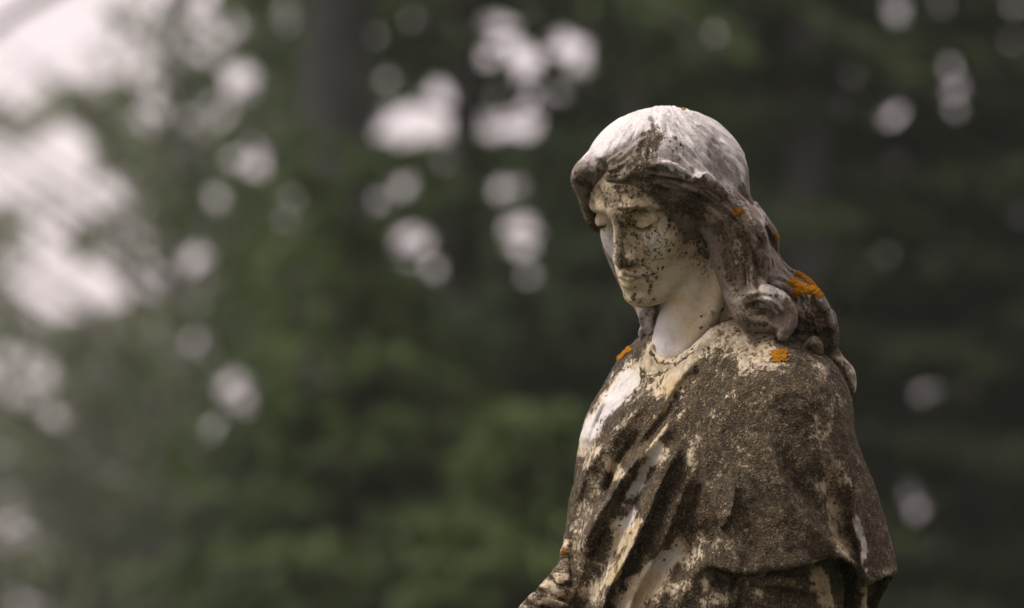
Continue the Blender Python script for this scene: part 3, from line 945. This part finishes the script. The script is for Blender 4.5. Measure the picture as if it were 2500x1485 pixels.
SM.fold([(1396, 1310), (1394, 1360), (1398, 1410), (1388, 1470)], -.006, 5, 5, (.1, .1), 1.8)
P = carve(P, F, SM)
P = P + vnormals(P, F) * ((vnoise(P * 170) - .5) * .0016 + (vnoise(P * 75 + 5) - .5) * .0022)[:, None]
crust_shade, film_shade, warm = Map2D(.68), Map2D(.32), Map2D(.58)
for pts, r, v in (
        ([(1300, 1470), (1375, 1415)], 34, .38), ([(1700, 830), (1780, 800), (1830, 810)], 34, .24), ([(1600, 890), (1640, 900), (1690, 880)], 30, .10), ([(1600, 950), (1650, 930)], 24, .14),
        ([(1540, 935), (1480, 985), (1445, 1040), (1425, 1085)], 24, .04), ([(1560, 900), (1520, 940)], 20, .10),
        ([(1520, 860), (1480, 920), (1440, 1000)], 9, .60), ([(1780, 850), (1880, 870)], 44, .40), ((1850, 860), 40, .34),
        ([(1700, 900), (1780, 905)], 16, .56), ((1815, 885), 12, .1), ([(1745, 1000), (1782, 972)], 13, .22), ([(1662, 1018), (1672, 990)], 9, .38),
        ([(1655, 945), (1620, 990), (1595, 1030)], 7, .18), ([(1600, 1030), (1560, 1075), (1530, 1110)], 9, .40), ([(1630, 1040), (1597, 1080), (1560, 1115)], 5, .15),
        ([(1600, 965), (1560, 1000), (1500, 1050)], 6, .36), ([(1545, 985), (1580, 990)], 20, .66), ([(1520, 1090), (1560, 1050)], 30, .72),
        ([(1450, 1090), (1425, 1140)], 10, .25), ([(1480, 1110), (1455, 1180), (1440, 1250)], 20, .44), ([(1500, 1140), (1510, 1160)], 18, .26),
        ([(1420, 1250), (1405, 1340)], 20, .42), ([(1600, 1100), (1565, 1165), (1545, 1225), (1525, 1275), (1500, 1330)], 14, .03),
        ([(1530, 1260), (1510, 1310), (1480, 1360), (1445, 1450)], 22, .16), ([(1560, 1270), (1530, 1350), (1490, 1420)], 8, .08), ([(1625, 1105), (1615, 1130)], 9, .36),
        ([(1560, 1220), (1500, 1260)], 12, .62), ([(1480, 1290), (1440, 1400)], 26, .62), ([(1640, 1200), (1600, 1310)], 30, .74),
        ([(1690, 1080), (1685, 1140)], 24, .48), ([(1660, 1340), (1610, 1390)], 26, .14), ([(1590, 1420), (1540, 1460)], 36, .12), ([(1700, 1310), (1690, 1360)], 26, .36), ((1650, 1440), 30, .34),
        ([(2000, 1040), (2030, 1110), (2042, 1180)], 20, .42), ([(2015, 1190), (2035, 1260), (2058, 1330)], 20, .38), ([(2040, 1300), (2070, 1360)], 14, .34), ([(1800, 1080), (1830, 1180)], 30, .58),
        ([(2094, 1272), (2102, 1330), (2112, 1385)], 7, .0), ([(2060, 1155), (2072, 1190)], 4, .1), ([(1880, 1095), (1930, 1210), (2000, 1300)], 7, .56),
        ((1960, 1320), 16, .46), ((2170, 1390), 14, .4), ([(1990, 880), (2040, 980)], 22, .52), ([(1750, 985), (1900, 1010)], 20, .66),
        ((1722, 1425), 12, .15), ([(1720, 1470), (1790, 1460)], 16, .42), ([(2000, 1400), (2010, 1470)], 22, .24), ([(2020, 1430), (2035, 1485)], 8, .1), ([(1850, 1440), (1880, 1475)], 18, .46),
        ([(1420, 1330), (1400, 1400)], 12, .5), ([(1340, 1425), (1375, 1415)], 9, .2), ([(1320, 1480), (1370, 1470)], 11, .2), ([(2120, 1440), (2110, 1485)], 14, .2),
        ([(1375, 1325), (1385, 1318)], 6, .2)):
    crust_shade.brush(pts, r, v)
crust_shade.brush([(1602, 812), (1590, 850), (1596, 886), (1640, 900)], 17, .12)
crust_shade.brush(RING[1:6], 3.2, .55, .5)  # thin dark line painted as the shade along the collar's edge
for i in range(7):
    crust_shade.brush([(1570 + 13 * i, 908 - 3 * i), (1550 + 13 * i, 950 - 3 * i), (1528 + 14 * i, 990 - 4 * i)], 2.2, .40, .6)  # gathers drawn as dark lines, their shade put into the colour
for ln in SLV: crust_shade.brush(ln, 5, .72, .6)  # sleeve grooves painted near black for their shade
crust_shade.brush([(1562, 904), (1590, 911), (1622, 908)], 2.5, .55, .5)  # painted shade in the crease below the collar
crust_shade.brush([(1600, 820), (1560, 850), (1525, 885)], 6, .55)
for pts, r, v in (([(1690, 800), (1800, 830)], 60, .12), ([(1540, 930), (1440, 1040)], 30, .05), ([(1590, 1110), (1500, 1350)], 20, .08), ([(1800, 830), (1880, 860)], 50, .45), ([(1650, 1350), (1560, 1450)], 40, .1),
                  ([(1620, 890), (1640, 930)], 40, .15), ([(2040, 900), (2150, 1250)], 70, .5)):
    film_shade.brush(pts, r, v)
for pts, r, v in (([(1540, 930), (1440, 1060)], 28, .02), ([(1590, 1110), (1530, 1270)], 16, .02), ([(1620, 900), (1600, 960)], 40, .62), ([(1650, 930), (1600, 1020)], 16, .8),
                  ([(1630, 1040), (1540, 1130)], 10, .75), ([(1560, 1260), (1490, 1420)], 9, .8), ([(1640, 1350), (1600, 1390)], 18, .05), ([(1560, 1450), (1660, 1430)], 40, .6),
                  ([(2020, 1060), (2060, 1350)], 40, .62), ([(2094, 1272), (2112, 1385)], 9, .02), ([(2000, 1400), (2010, 1480)], 40, .75), ([(2120, 1430), (2110, 1490)], 20, .7)):
    warm.brush(pts, r, v)


def drape_flow(P, px, py):
    left = sstep(1800, 1650, px)
    across = (px * .72 + py * .42) * left + px * (1 - left)
    along = (py * .72 - px * .42) * left + py * (1 - left)
    return np.column_stack([across * .026, along * .015, P[:, 1] * 20])


drapery = finish('drapery', P, F, crust_shade, film_shade, warm, drape_flow, .6, 1.0)

# ---- orange lichen patches: thin raised crusts that follow the stone
PATCH = [(hair, [(1800, 518)], 15, 11), (hair, [(1545, 383)], 6, 6), (hair, [(1708, 434)], 4, 3), (hair, [(1897, 580)], 5, 8),
         (hair, [(1935, 690), (1965, 706), (1998, 718)], 14, 12), (hair, [(1950, 668), (1982, 690), (2004, 722)], 9, 8), (hair, [(1945, 712)], 14, 13), (hair, [(1920, 731)], 4, 5),
         (drapery, [(1903, 868)], 23, 17), (drapery, [(1890, 882)], 8, 6), (drapery, [(1510, 875), (1536, 852)], 8, 7), (drapery, [(1377, 1345)], 8, 9),
         (hair, [(1668, 267)], 6, 4), (drapery, [(1838, 872)], 3, 2.5), (drapery, [(1960, 887)], 4, 5)]
for (ob, P, n, px, py), pts, rx_, ry_ in PATCH:
    me0 = ob.data
    nf = len(me0.polygons)
    fv = np.empty(nf * 4, np.int32)
    me0.loops.foreach_get('vertex_index', fv)
    fv = fv.reshape(-1, 4)
    a = np.asarray(pts, float)
    if len(a) == 1: a = np.vstack([a, a + .1])
    d = np.full(len(P), 9.0)
    for p0, p1 in zip(a[:-1], a[1:]):
        ab = p1 - p0
        t = np.clip(((px - p0[0]) * ab[0] + (py - p0[1]) * ab[1]) / (ab @ ab), 0, 1)
        d = np.minimum(d, np.hypot((px - p0[0] - t * ab[0]) / rx_, (py - p0[1] - t * ab[1]) / ry_))
    d = d + (vnoise(P * 230) - .5) * .6 + (vnoise(P * 480) - .5) * .4
    m = (d < 1) & (n[:, 1] < .25)
    fs = fv[m[fv].all(1)]
    if len(fs) < 2: continue
    lab = np.full(len(P), -1)                       # connected pieces
    lab[fs.ravel()] = fs.ravel()
    for _ in range(400):
        mn = lab[fs].min(1)
        old = lab.copy()
        np.minimum.at(lab, fs.ravel(), np.repeat(mn, 4))
        if (old == lab).all(): break
    for piece in np.unique(lab[fs[:, 0]]):
        fp = fs[lab[fs[:, 0]] == piece]
        if len(fp) < 5: continue
        used, inv = np.unique(fp, return_inverse=True)
        inv = inv.reshape(-1, 4)
        lift = .0004 + .0017 * np.sqrt(np.clip(1 - d[used], 0, 1)) * (.3 + 1.2 * vnoise(P[used] * 420))
        V = world_from_q(P[used] + n[used] * lift[:, None]) - BASE
        me = mesh_np('lichen_patch', V, inv)
        me.materials.append(ORANGE)
        o = link('lichen_patch', me, ob)
        o['label'] = 'raised patch of orange lichen'


# ---- hands and forearms below the picture's edge
lo = np.minimum(Q(1225, 1800, -.24), Q(1225, 1800, .08)); hi = np.maximum(Q(2070, 1530, -.24), Q(2070, 1530, .08))
A = Field(lo, hi, .004)
ach = lambda pts, rad, k=.012: A.chain([Q(*p) for p in pts], rad, k)
ach([(1275, 1538, -.012), (1310, 1610, -.05), (1375, 1665, -.085)], [.024, .026, .024])
ach([(1915, 1540, -.066), (1840, 1650, -.10), (1680, 1680, -.13), (1520, 1685, -.125)], [.058, .052, .040, .030])
A.ell(Q(1420, 1690, -.10), [.042, .022, .03], .01)
A.ell(Q(1470, 1700, -.125), [.042, .020, .03], .008)
for i in range(4):
    ach([(1430, 1672 + 16 * i, -.115), (1470 + 4 * i, 1676 + 16 * i, -.142), (1510 - 5 * i, 1682 + 15 * i, -.14)], [.008, .0085, .007], .003)
    ach([(1462, 1668 + 17 * i, -.135), (1420, 1672 + 17 * i, -.145), (1384 + 3 * abs(i - 1), 1678 + 17 * i, -.128)], [.0085, .0085, .007], .003)
ach([(1440, 1668, -.10), (1452, 1640, -.12), (1480, 1628, -.13)], [.010, .009, .008], .004)
ach([(1480, 1675, -.115), (1455, 1650, -.135), (1425, 1640, -.135)], [.010, .009, .008], .004)
P, F = A.mesh()
del A
gen = (Map2D(.58), Map2D(.4), Map2D(.4))
finish('arms', P, F, *gen, lambda P, px, py: P * 40)

# ---- skirt down to the plinth
top = world_from_q(Q(1676, 1530, .055)) - BASE
nr, nt = 60, 160
th = np.linspace(0, 2 * math.pi, nt, endpoint=False)
V = []
for i in range(nr + 1):
    t = i / nr
    zz = top[2] * (1 - t) + .002 * t
    k = .135 + .07 * t ** .8
    fl = .006 + .022 * t
    rad_ = 1 + fl / k * (np.sin(9 * th + 2.2 * t) + .5 * np.sin(17 * th - 3 * t + 1) + .4 * np.sin(5 * th + .8))
    ca, sa = np.cos(th), np.sin(th)
    xx = k * rad_ * (1.12 * ca * cb + .92 * -sa * sb)
    yy = k * rad_ * (-1.12 * ca * sb + .92 * -sa * cb)
    V.append(np.column_stack([top[0] * (1 - t) + xx, top[1] * (1 - t) + yy, np.full(nt, zz)]))
V = np.vstack(V)
ij = np.arange(nr)[:, None] * nt + np.arange(nt)[None, :]
jn = np.arange(nr)[:, None] * nt + (np.arange(nt)[None, :] + 1) % nt
F = np.stack([ij, ij + nt, jn + nt, jn], -1).reshape(-1, 4)
me = mesh_np('skirt', V, F)
for nm, b in (('crust_shade', .6), ('film_shade', .4), ('warm', .4)):
    me.attributes.new(nm, 'FLOAT', 'POINT').data.foreach_set('value', (b + (vnoise(V * 14) - .5) * .5).astype(np.float32))
me.attributes.new('flow', 'FLOAT_VECTOR', 'POINT').data.foreach_set('vector', (V * np.array([60, 60, 6])).astype(np.float32).ravel())
me.materials.append(MARBLE)
link('skirt', me, statue)

# ------------------------------------------------------------------ pedestal and ground
def stone_mat(name, c1, c2):
    m = NT(name)
    o = m.obj()
    m.set('Base Color', m.mix(m.step(m.noise(o, 9, 6, .65), .35, .7), c1, c2))
    m.set('Roughness', .9)
    m.l.new(m.bump(m.noise(o, 60, 6, .65), .004, .7), m.bsdf.inputs['Normal'])
    return m.mat


def slab(name, hx, hy, z0, z1, bev, mat, parent):
    import bmesh
    bm = bmesh.new()
    bmesh.ops.create_cube(bm, size=1)
    for v in bm.verts:
        v.co = Vector((v.co.x * 2 * hx, v.co.y * 2 * hy, z0 + (v.co.z + .5) * (z1 - z0)))
    bmesh.ops.bevel(bm, geom=bm.edges[:], offset=bev, segments=3, affect='EDGES')
    me = bpy.data.meshes.new(name)
    bm.to_mesh(me); bm.free()
    me.materials.append(mat)
    return link(name, me, parent)


PST = stone_mat('pedestal_stone', (.30, .28, .24), (.12, .12, .09))
ped = bpy.data.objects.new('pedestal', None)
COL.objects.link(ped)
ped.location = (ROOT[0], ROOT[1], 0)
tag(ped, 'lichen stained grey stone pedestal carrying the statue', 'pedestal')
slab('step', .48, .48, -.05, .12, .012, PST, ped)
slab('block', .36, .36, .121, .38, .01, PST, ped)
slab('cap', .40, .40, .381, PED_TOP, .014, PST, ped)

m = NT('meadow_grass')
o_ = m.obj()
m.set('Base Color', m.mix(m.step(m.noise(o_, 1.3, 6, .65), .35, .65), (.040, .060, .018), (.075, .085, .030)))
m.set('Roughness', .95)
m.l.new(m.bump(m.noise(o_, 40, 5, .7), .03, 1), m.bsdf.inputs['Normal'])
gx = np.linspace(-1, 1, 81); gx = np.sign(gx) * np.abs(gx) ** 2.2 * 300
GX, GY = np.meshgrid(gx, gx)
rr_ = np.hypot(GX, GY)
GZ = .25 * (vnoise(np.stack([GX * .06 + 40, GY * .06 + 40, 0 * GX], -1)) - .5) * sstep(3, 15, rr_)
N = len(gx)
ij = (np.arange(N - 1)[:, None] * N + np.arange(N - 1)[None, :])
F = np.stack([ij, ij + 1, ij + N + 1, ij + N], -1).reshape(-1, 4)
me = mesh_np('ground', np.column_stack([GX.ravel(), GY.ravel(), GZ.ravel()]), F)
me.materials.append(m.mat)
tag(link('ground', me), 'dark green meadow under the trees', kind='structure')

# ------------------------------------------------------------------ the wood behind
def BG(px, py, dep):
    s = MPP * dep / DIST
    return CAM + AX_R * ((px - 1250) * s) + AX_F * dep + AX_U * ((742.5 - py) * s)


def to_px(W):
    r = W - CAM
    dep = r @ AX_F
    return 1250 + (r @ AX_R) / dep * DIST / MPP, 742.5 - (r @ AX_U) / dep * DIST / MPP


# how closed the wood's canopy is: 1 = dense boughs, 0 = open to the sky
CAN = Map2D(1.0, -700, -700, 3200, 1800, 6)
for pts, r, v in (
        ([(-600, 300), (100, 300), (300, 500)], 420, .42), ([(-700, -400), (0, -300), (260, -120)], 260, .02), ([(-300, 40), (130, 40), (250, 10)], 145, .0), ([(-300, 150), (70, 150)], 100, .0), ((230, 130), 60, .12), ([(-200, 1000), (250, 1100), (300, 1300)], 330, .38), ([(480, 600), (650, 800)], 190, .62),
        ([(320, 60), (420, 40), (560, 50)], 70, .34), ([(300, 110), (400, 120)], 40, .28), ((165, 222), 52, .06),
        ([(-300, 410), (100, 400), (205, 430)], 112, .0), ([(140, 490), (150, 560)], 60, .06), ((255, 380), 40, .25), ([(-200, 650), (10, 640)], 70, .3),
        ([(110, 685), (225, 675)], 92, .0), ((290, 560), 50, .34), ([(345, 470), (352, 600)], 36, .28), ([(-200, 930), (90, 935)], 66, .12), ((190, 925), 38, .16),
        ((255, 880), 40, .4), ([(-200, 1290), (20, 1290)], 56, .12), ([(950, 300), (1050, 295), (1095, 245)], 62, .0), ((1400, 112), 62, .0), ((1395, 170), 40, .1),
        ([(640, 20), (700, 40)], 60, .5), ([(-200, 270), (60, 280), (130, 262)], 42, .9), ([(150, 240), (260, 225), (420, 240)], 36, .8), ([(-200, 570), (30, 550)], 46, .75), ((205, 590), 26, .7),
        ([(260, 300), (420, 430)], 50, .75)):
    CAN.brush(pts, r, v, .25)
HOLES = []
for x_, y_, r in (  # small openings that let single spots of sky through
        (590, 195, 40), (560, 250, 22), (640, 382, 42), (365, 280, 30), (450, 372, 26), (832, 100, 44), (845, 20, 26), (800, 388, 34), (890, 492, 38), (985, 452, 28),
        (1003, 588, 46), (1062, 650, 24), (1270, 566, 46), (1226, 462, 26), (950, 178, 24), (1148, 45, 34), (1235, 85, 34), (1282, 150, 36), (1205, 306, 34), (1278, 296, 40),
        (1190, 130, 20), (490, 842, 34), (583, 960, 48), (370, 690, 40), (420, 682, 30), (470, 622, 34), (350, 655, 22), (2182, 282, 19), (2318, 155, 19), (2330, 215, 18), (2328, 270, 16),
        (2188, 22, 19), (2240, 968, 18), (2233, 1232, 22), (2490, 522, 16), (2462, 90, 17), (1750, 80, 15), 
        (660, 195, 22), (470, 290, 20), (520, 480, 20), (1360, 220, 18), (250, 880, 20), (1010, 40, 16), (720, 480, 14)):
    HOLES.append((x_, y_, r * 1.0 - 12))


hr_ = np.random.default_rng(3)
for _ in range(60):
    HOLES.append((hr_.uniform(240, 1350), hr_.uniform(5, 800) ** 1.0, hr_.uniform(-4, 5)))


def leafy(name, C, T, size, asp, tint, parent, mat, kind=None):
    """leaf-sized faces at centres C along directions T"""
    n = len(C)
    px, py = to_px(C)
    wq = C / ((C - CAM) @ AX_F)[:, None] * 30
    wx, wy = px + (vnoise(wq * 1.7) - .5) * 70, py + (vnoise(wq * 1.7 + 11.7) - .5) * 70
    keep = rng.random(n) < np.where((py < -690) | (px < -690) | (px > 3190), .8, CAN.at(wx, wy))
    lp = .34 * size / (MPP * ((C - CAM) @ AX_F) / DIST)
    for hx, hy, hr in HOLES:
        keep &= np.hypot(px - hx, py - hy) > hr + lp
    C, T = C[keep], T[keep]
    n = len(C)
    T = T / (np.linalg.norm(T, axis=1, keepdims=True) + 1e-9)
    N_ = rng.normal(size=(n, 3)) * .7 + np.array([0, 0, 1.0])
    S = np.cross(T, N_); S /= np.linalg.norm(S, axis=1, keepdims=True) + 1e-9
    L = (size * (.6 + .8 * rng.random(n)))[:, None]
    W_ = L * asp
    sag = np.array([0, 0, -1.0]) * L * .18
    V = np.stack([C - T * L * .5, C + S * W_ * .5 + sag * .2, C + T * L * .5 + sag, C - S * W_ * .5 + sag * .2], 1).reshape(-1, 3)
    me = mesh_np(name, V, np.arange(n * 4).reshape(-1, 4), False)
    a = me.attributes.new('tint', 'FLOAT', 'POINT')
    a.data.foreach_set('value', np.repeat(np.clip(tint + rng.normal(size=n) * .2 + (vnoise(C * .9 + 31) - .5) * 1.1, 0, 1), 4).astype(np.float32))
    me.materials.append(mat)
    return link(name, me, parent)


def leaf_mat(name, c0, c1):
    m = NT(name)
    t = m.attr('tint').outputs['Fac']
    col = m.mix(t, c0, c1)
    m.set('Base Color', col); m.set('Roughness', .6)
    m.bsdf.inputs['Specular IOR Level'].default_value = .25
    tr = m.n.new('ShaderNodeBsdfTranslucent')
    m.put(tr.inputs['Color'], col)
    ms = m.n.new('ShaderNodeMixShader'); ms.inputs[0].default_value = .28
    m.l.new(m.bsdf.outputs[0], ms.inputs[1]); m.l.new(tr.outputs[0], ms.inputs[2])
    m.l.new(ms.outputs[0], m.out.inputs[0])
    return m.mat


SPRUCE = leaf_mat('spruce_needles', (.028, .050, .016), (.100, .148, .040))
BROAD = leaf_mat('broad_leaves', (.068, .092, .040), (.165, .190, .085))
m = NT('bark')
o_ = m.obj()
m.set('Base Color', m.mix(m.step(m.noise(o_, 7, 6, .7), .35, .7), (.075, .068, .066), (.13, .12, .118)))
m.set('Roughness', .95)
m.l.new(m.bump(m.noise(o_, 26, 5, .7), .03, 1), m.bsdf.inputs['Normal'])
BARK = m.mat
m = NT('pale_bark')
o_ = m.obj()
m.set('Base Color', m.mix(m.step(m.noise(o_, 5, 6, .7), .35, .7), (.046, .044, .042), (.088, .083, .080)))
m.set('Roughness', .95)
m.l.new(m.bump(m.noise(o_, 20, 5, .7), .03, 1), m.bsdf.inputs['Normal'])
PALE_BARK = m.mat


def tube(P, rad, k=8):
    P = np.asarray(P, float); n = len(P)
    T = np.gradient(P, axis=0); T /= np.linalg.norm(T, axis=1, keepdims=True)
    u = np.cross(T, np.array([.31, .17, .93])); u /= np.linalg.norm(u, axis=1, keepdims=True) + 1e-9
    v = np.cross(T, u)
    a = np.arange(k) / k * 2 * math.pi
    V = (P[:, None] + (u[:, None] * np.cos(a)[None, :, None] + v[:, None] * np.sin(a)[None, :, None]) * np.asarray(rad)[:, None, None]).reshape(-1, 3)
    ij = np.arange(n - 1)[:, None] * k + np.arange(k)
    jn = np.arange(n - 1)[:, None] * k + (np.arange(k) + 1) % k
    return V, np.stack([ij, jn, jn + k, ij + k], -1).reshape(-1, 4)


def tree(name, label, base, Ht, r0, reach, z_low, n_br, leaves, mat, tint, droop=.35, lean=0, size=.2, asp=.42, bias=None, bark=None, rise=.12, group='trees of the wood behind the statue'):
    """tapered trunk with limbs, and boughs hung with leaf-sized faces"""
    root = bpy.data.objects.new(name, None)
    COL.objects.link(root)
    root.location = base
    tag(root, label, 'tree', group)
    zz = np.linspace(-.15, Ht, 14)
    TP = np.column_stack([lean * zz / Ht + .05 * np.sin(zz * 1.3 + base[0]), .04 * np.cos(zz * 1.1), zz])
    tr = r0 * (1 - .93 * np.clip(zz / Ht, 0, 1)) * (1 + .5 * np.exp(-np.clip(zz, 0, 9) * 3.0))
    parts = [tube(TP, tr, 14)]
    LC, LT = [], []
    for i in range(n_br):
        t = (i + rng.random()) / n_br
        z0 = z_low + (Ht - z_low) * t ** 1.15
        az = i * 2.399 + rng.random() * .8
        if bias is not None and rng.random() < .45: az = bias + rng.normal() * .5
        L = reach * (1.0 - .85 * t) * (.7 + .5 * rng.random())
        dr = droop * (1.2 - .9 * t)
        c0 = np.array([np.interp(z0, zz, TP[:, 0]), np.interp(z0, zz, TP[:, 1]), z0])
        u = np.linspace(0, 1, 6)
        hd = np.array([math.cos(az), math.sin(az), 0])
        BP = c0 + hd * (L * u)[:, None] + np.array([0, 0, 1.0]) * (L * (rise * u - dr * u ** 2 + .10 * u ** 3))[:, None]
        bx, by = to_px(BP[2:] + np.asarray(base))
        if CAN.at(bx, by).mean() < .22 and (np.abs(bx) < 3000).all(): continue      # no bough where the sky stands open
        parts.append(tube(BP, (.012 + .018 * L) * (1 - .9 * u), 5))
        k = int(leaves * (.25 + L / reach))
        uu = rng.random(k) ** .75
        C = np.column_stack([np.interp(uu, u, BP[:, j]) for j in range(3)])
        w = (.10 + .30 * np.sin(np.clip(uu, .1, 1) * math.pi * .9)) * (.35 + .65 * L / reach)
        sd_ = np.cross(hd, [0, 0, 1.0])
        off = rng.normal(size=(k, 1)) * w[:, None] * sd_ + np.array([0, 0, -1.0]) * (rng.random((k, 1)) ** 1.5 * .45 * w[:, None] - .05) + rng.normal(size=(k, 3)) * .04
        LC.append(C + off)
        LT.append(hd + off / (w[:, None] + .1) * .8 + np.array([0, 0, -.35]) + rng.normal(size=(k, 3)) * .25)
    me = mesh_np('trunk', *parts[0])
    me.materials.append(bark or BARK)
    link('trunk', me, root)
    V, Fs, o0 = [], [], 0
    for v, f in parts[1:]:
        V.append(v); Fs.append(f + o0); o0 += len(v)
    me = mesh_np('limbs', np.vstack(V), np.vstack(Fs))
    me.materials.append(BARK)
    link('limbs', me, root)['kind'] = 'stuff'
    LCw = np.vstack(LC) + np.asarray(base)
    cr = leafy('crown', LCw, np.vstack(LT), size, asp, tint, root, mat)
    cr.data.transform(Matrix.Translation(-Vector(base)))
    return root


def at_ground(px, dep):
    p = BG(px, 742, dep)
    return (p[0], p[1], -.02)


PI = math.pi
tree('tall_tree', 'tall tree with thick grey trunk standing left of the statue, boughs drooping to the right', at_ground(822, 26), 17, .33, 4.2, 6.0, 50, 210, SPRUCE, .55, .55, .1, bias=-.25, bark=PALE_BARK)
tree('spruce_tree', 'dark spruce directly behind the statue, hidden in part by its head', at_ground(1560, 29), 14, .22, 3.0, .3, 85, 200, SPRUCE, .30)
tree('spruce_tree', 'spruce between the grey trunk and the statue, green boughs near the ground', at_ground(1130, 30), 12, .20, 2.9, .2, 85, 200, SPRUCE, .55)
tree('spruce_tree', 'dark spruce just right of the statue, behind its shoulder', at_ground(1960, 28), 14, .22, 3.0, .3, 85, 200, SPRUCE, .28)
tree('spruce_tree', 'dark spruce at the right edge of the picture', at_ground(2420, 30), 14, .24, 3.1, .3, 85, 200, SPRUCE, .25)
tree('spruce_tree', 'spruce beyond the right edge, its boughs reaching into the picture', at_ground(2860, 29), 13, .22, 3.0, .3, 80, 170, SPRUCE, .3)
tree('spruce_tree', 'low young spruce in front of the wood, lower middle of the picture', at_ground(860, 23.5), 4.3, .08, 1.9, .15, 70, 210, SPRUCE, .38, size=.15)
tree('spruce_tree', 'small dark spruce left of the grey trunk at the bottom of the picture', at_ground(600, 24.5), 2.9, .07, 1.4, .15, 46, 190, SPRUCE, .25, size=.15)
tree('spruce_tree', 'low bright young spruce near the statue\'s left side at the bottom', at_ground(1300, 22), 2.6, .08, 1.4, .15, 40, 190, SPRUCE, .5, size=.15)
tree('broadleaf_tree', 'thin airy tree at the left with sky between its leaves', at_ground(430, 88), 25, .34, 7.5, 1.6, 110, 240, BROAD, .5, .2, size=.36, asp=.6, rise=.75)
tree('broadleaf_tree', 'pale airy tree beyond the left edge, its boughs reaching in against the open sky', at_ground(-230, 100), 24, .34, 7.5, 1.0, 110, 240, BROAD, .6, .2, size=.38, asp=.6, rise=.75)
tree('broadleaf_tree', 'airy tree behind the grey trunk', at_ground(660, 64), 20, .28, 5.8, 1.0, 100, 240, BROAD, .4, .2, size=.27, asp=.6, rise=.75)
tree('broadleaf_tree', 'low rounded tree in the mist at the lower left', at_ground(230, 66), 6.5, .16, 4.0, .4, 60, 260, BROAD, .7, .25, size=.27, asp=.6, rise=.75)

# the closed wood further back on the right, one mass of boughs
n = 150000
dep = 36 + 8 * rng.random(n)
C = np.column_stack([rng.uniform(-6, 16, n), dep - 4.8, rng.uniform(0, 1, n) * 12.5])
cl = vnoise(C * np.array([.8, .8, 1.1]) + 20)
C = C[(cl > .22) & (rng.random(n) < sstep(-4.2, -1.6, C[:, 0] + 1.5 * (cl - .5)))]
T = rng.normal(size=(len(C), 3)) + np.array([0, 0, -.5])
far = leafy('far_wood', C, T, .26, .55, .35, None, SPRUCE)
tag(far, 'dark mass of boughs filling the back of the wood on the right', 'wood', kind='stuff')
# and the misty wood far off on the left
n = 60000
C = np.column_stack([rng.uniform(-48, 8, n), rng.uniform(130, 160, n), rng.random(n) ** 1.2 * 21])
cl = vnoise(C * np.array([.25, .25, .35]) + 50)
C = C[cl > .3]
T = rng.normal(size=(len(C), 3))
far2 = leafy('misty_wood', C, T, .7, .6, .6, None, BROAD)
tag(far2, 'pale misty wood far off at the left', 'wood', kind='stuff')
# undergrowth along the wood's foot
n = 26000
C = np.column_stack([rng.uniform(-12, 12, n), rng.uniform(26, 36, n), rng.random(n) ** 1.3])
h_ = .7 + 2.0 * vnoise(np.column_stack([C[:, 0] * .7, C[:, 1] * .7, 0 * C[:, 0]]) + 9)
C[:, 2] *= h_
T = rng.normal(size=(len(C), 3)) + np.array([0, 0, .4])
und = leafy('undergrowth', C, T, .17, .5, .5, None, BROAD)
tag(und, 'low undergrowth along the foot of the wood', 'undergrowth', kind='stuff')

# unseen boughs added behind the viewer and on the right to block low sky
n = 24000
az = rng.uniform(R(85), R(235), n)          # from +Y, clockwise seen from above
rad_ = rng.uniform(8.5, 12, n)
C = np.column_stack([.3 + np.sin(az) * rad_, -.5 + np.cos(az) * rad_, rng.random(n) * 11.5])
keep_ = vnoise(C * np.array([.5, .5, .6]) + 3) > .34
C = C[keep_]
T = rng.normal(size=(len(C), 3)) + np.array([0, 0, -.5])
sur = leafy('sky_blocking_boughs', C, T, .42, .5, .45, None, SPRUCE)
tag(sur, 'unseen boughs added behind the viewer to block low sky light', 'wood', kind='stuff')

# ------------------------------------------------------------------ the misty air
import bmesh
bm = bmesh.new()
bmesh.ops.create_cube(bm, size=1)
for v in bm.verts:
    v.co = Vector((v.co.x * 620, v.co.y * 620, -1.3 + (v.co.z + .5) * 24))
me = bpy.data.meshes.new('haze')
bm.to_mesh(me); bm.free()
m = NT('haze')
m.n.remove(m.bsdf)
pv = m.n.new('ShaderNodeVolumePrincipled')
pv.inputs['Color'].default_value = (.95, .95, .95, 1)
pv.inputs['Density'].default_value = .0008
m.l.new(pv.outputs[0], m.out.inputs['Volume'])
me.materials.append(m.mat)
tag(link('haze', me), 'thin pale mist in the air', kind='stuff')
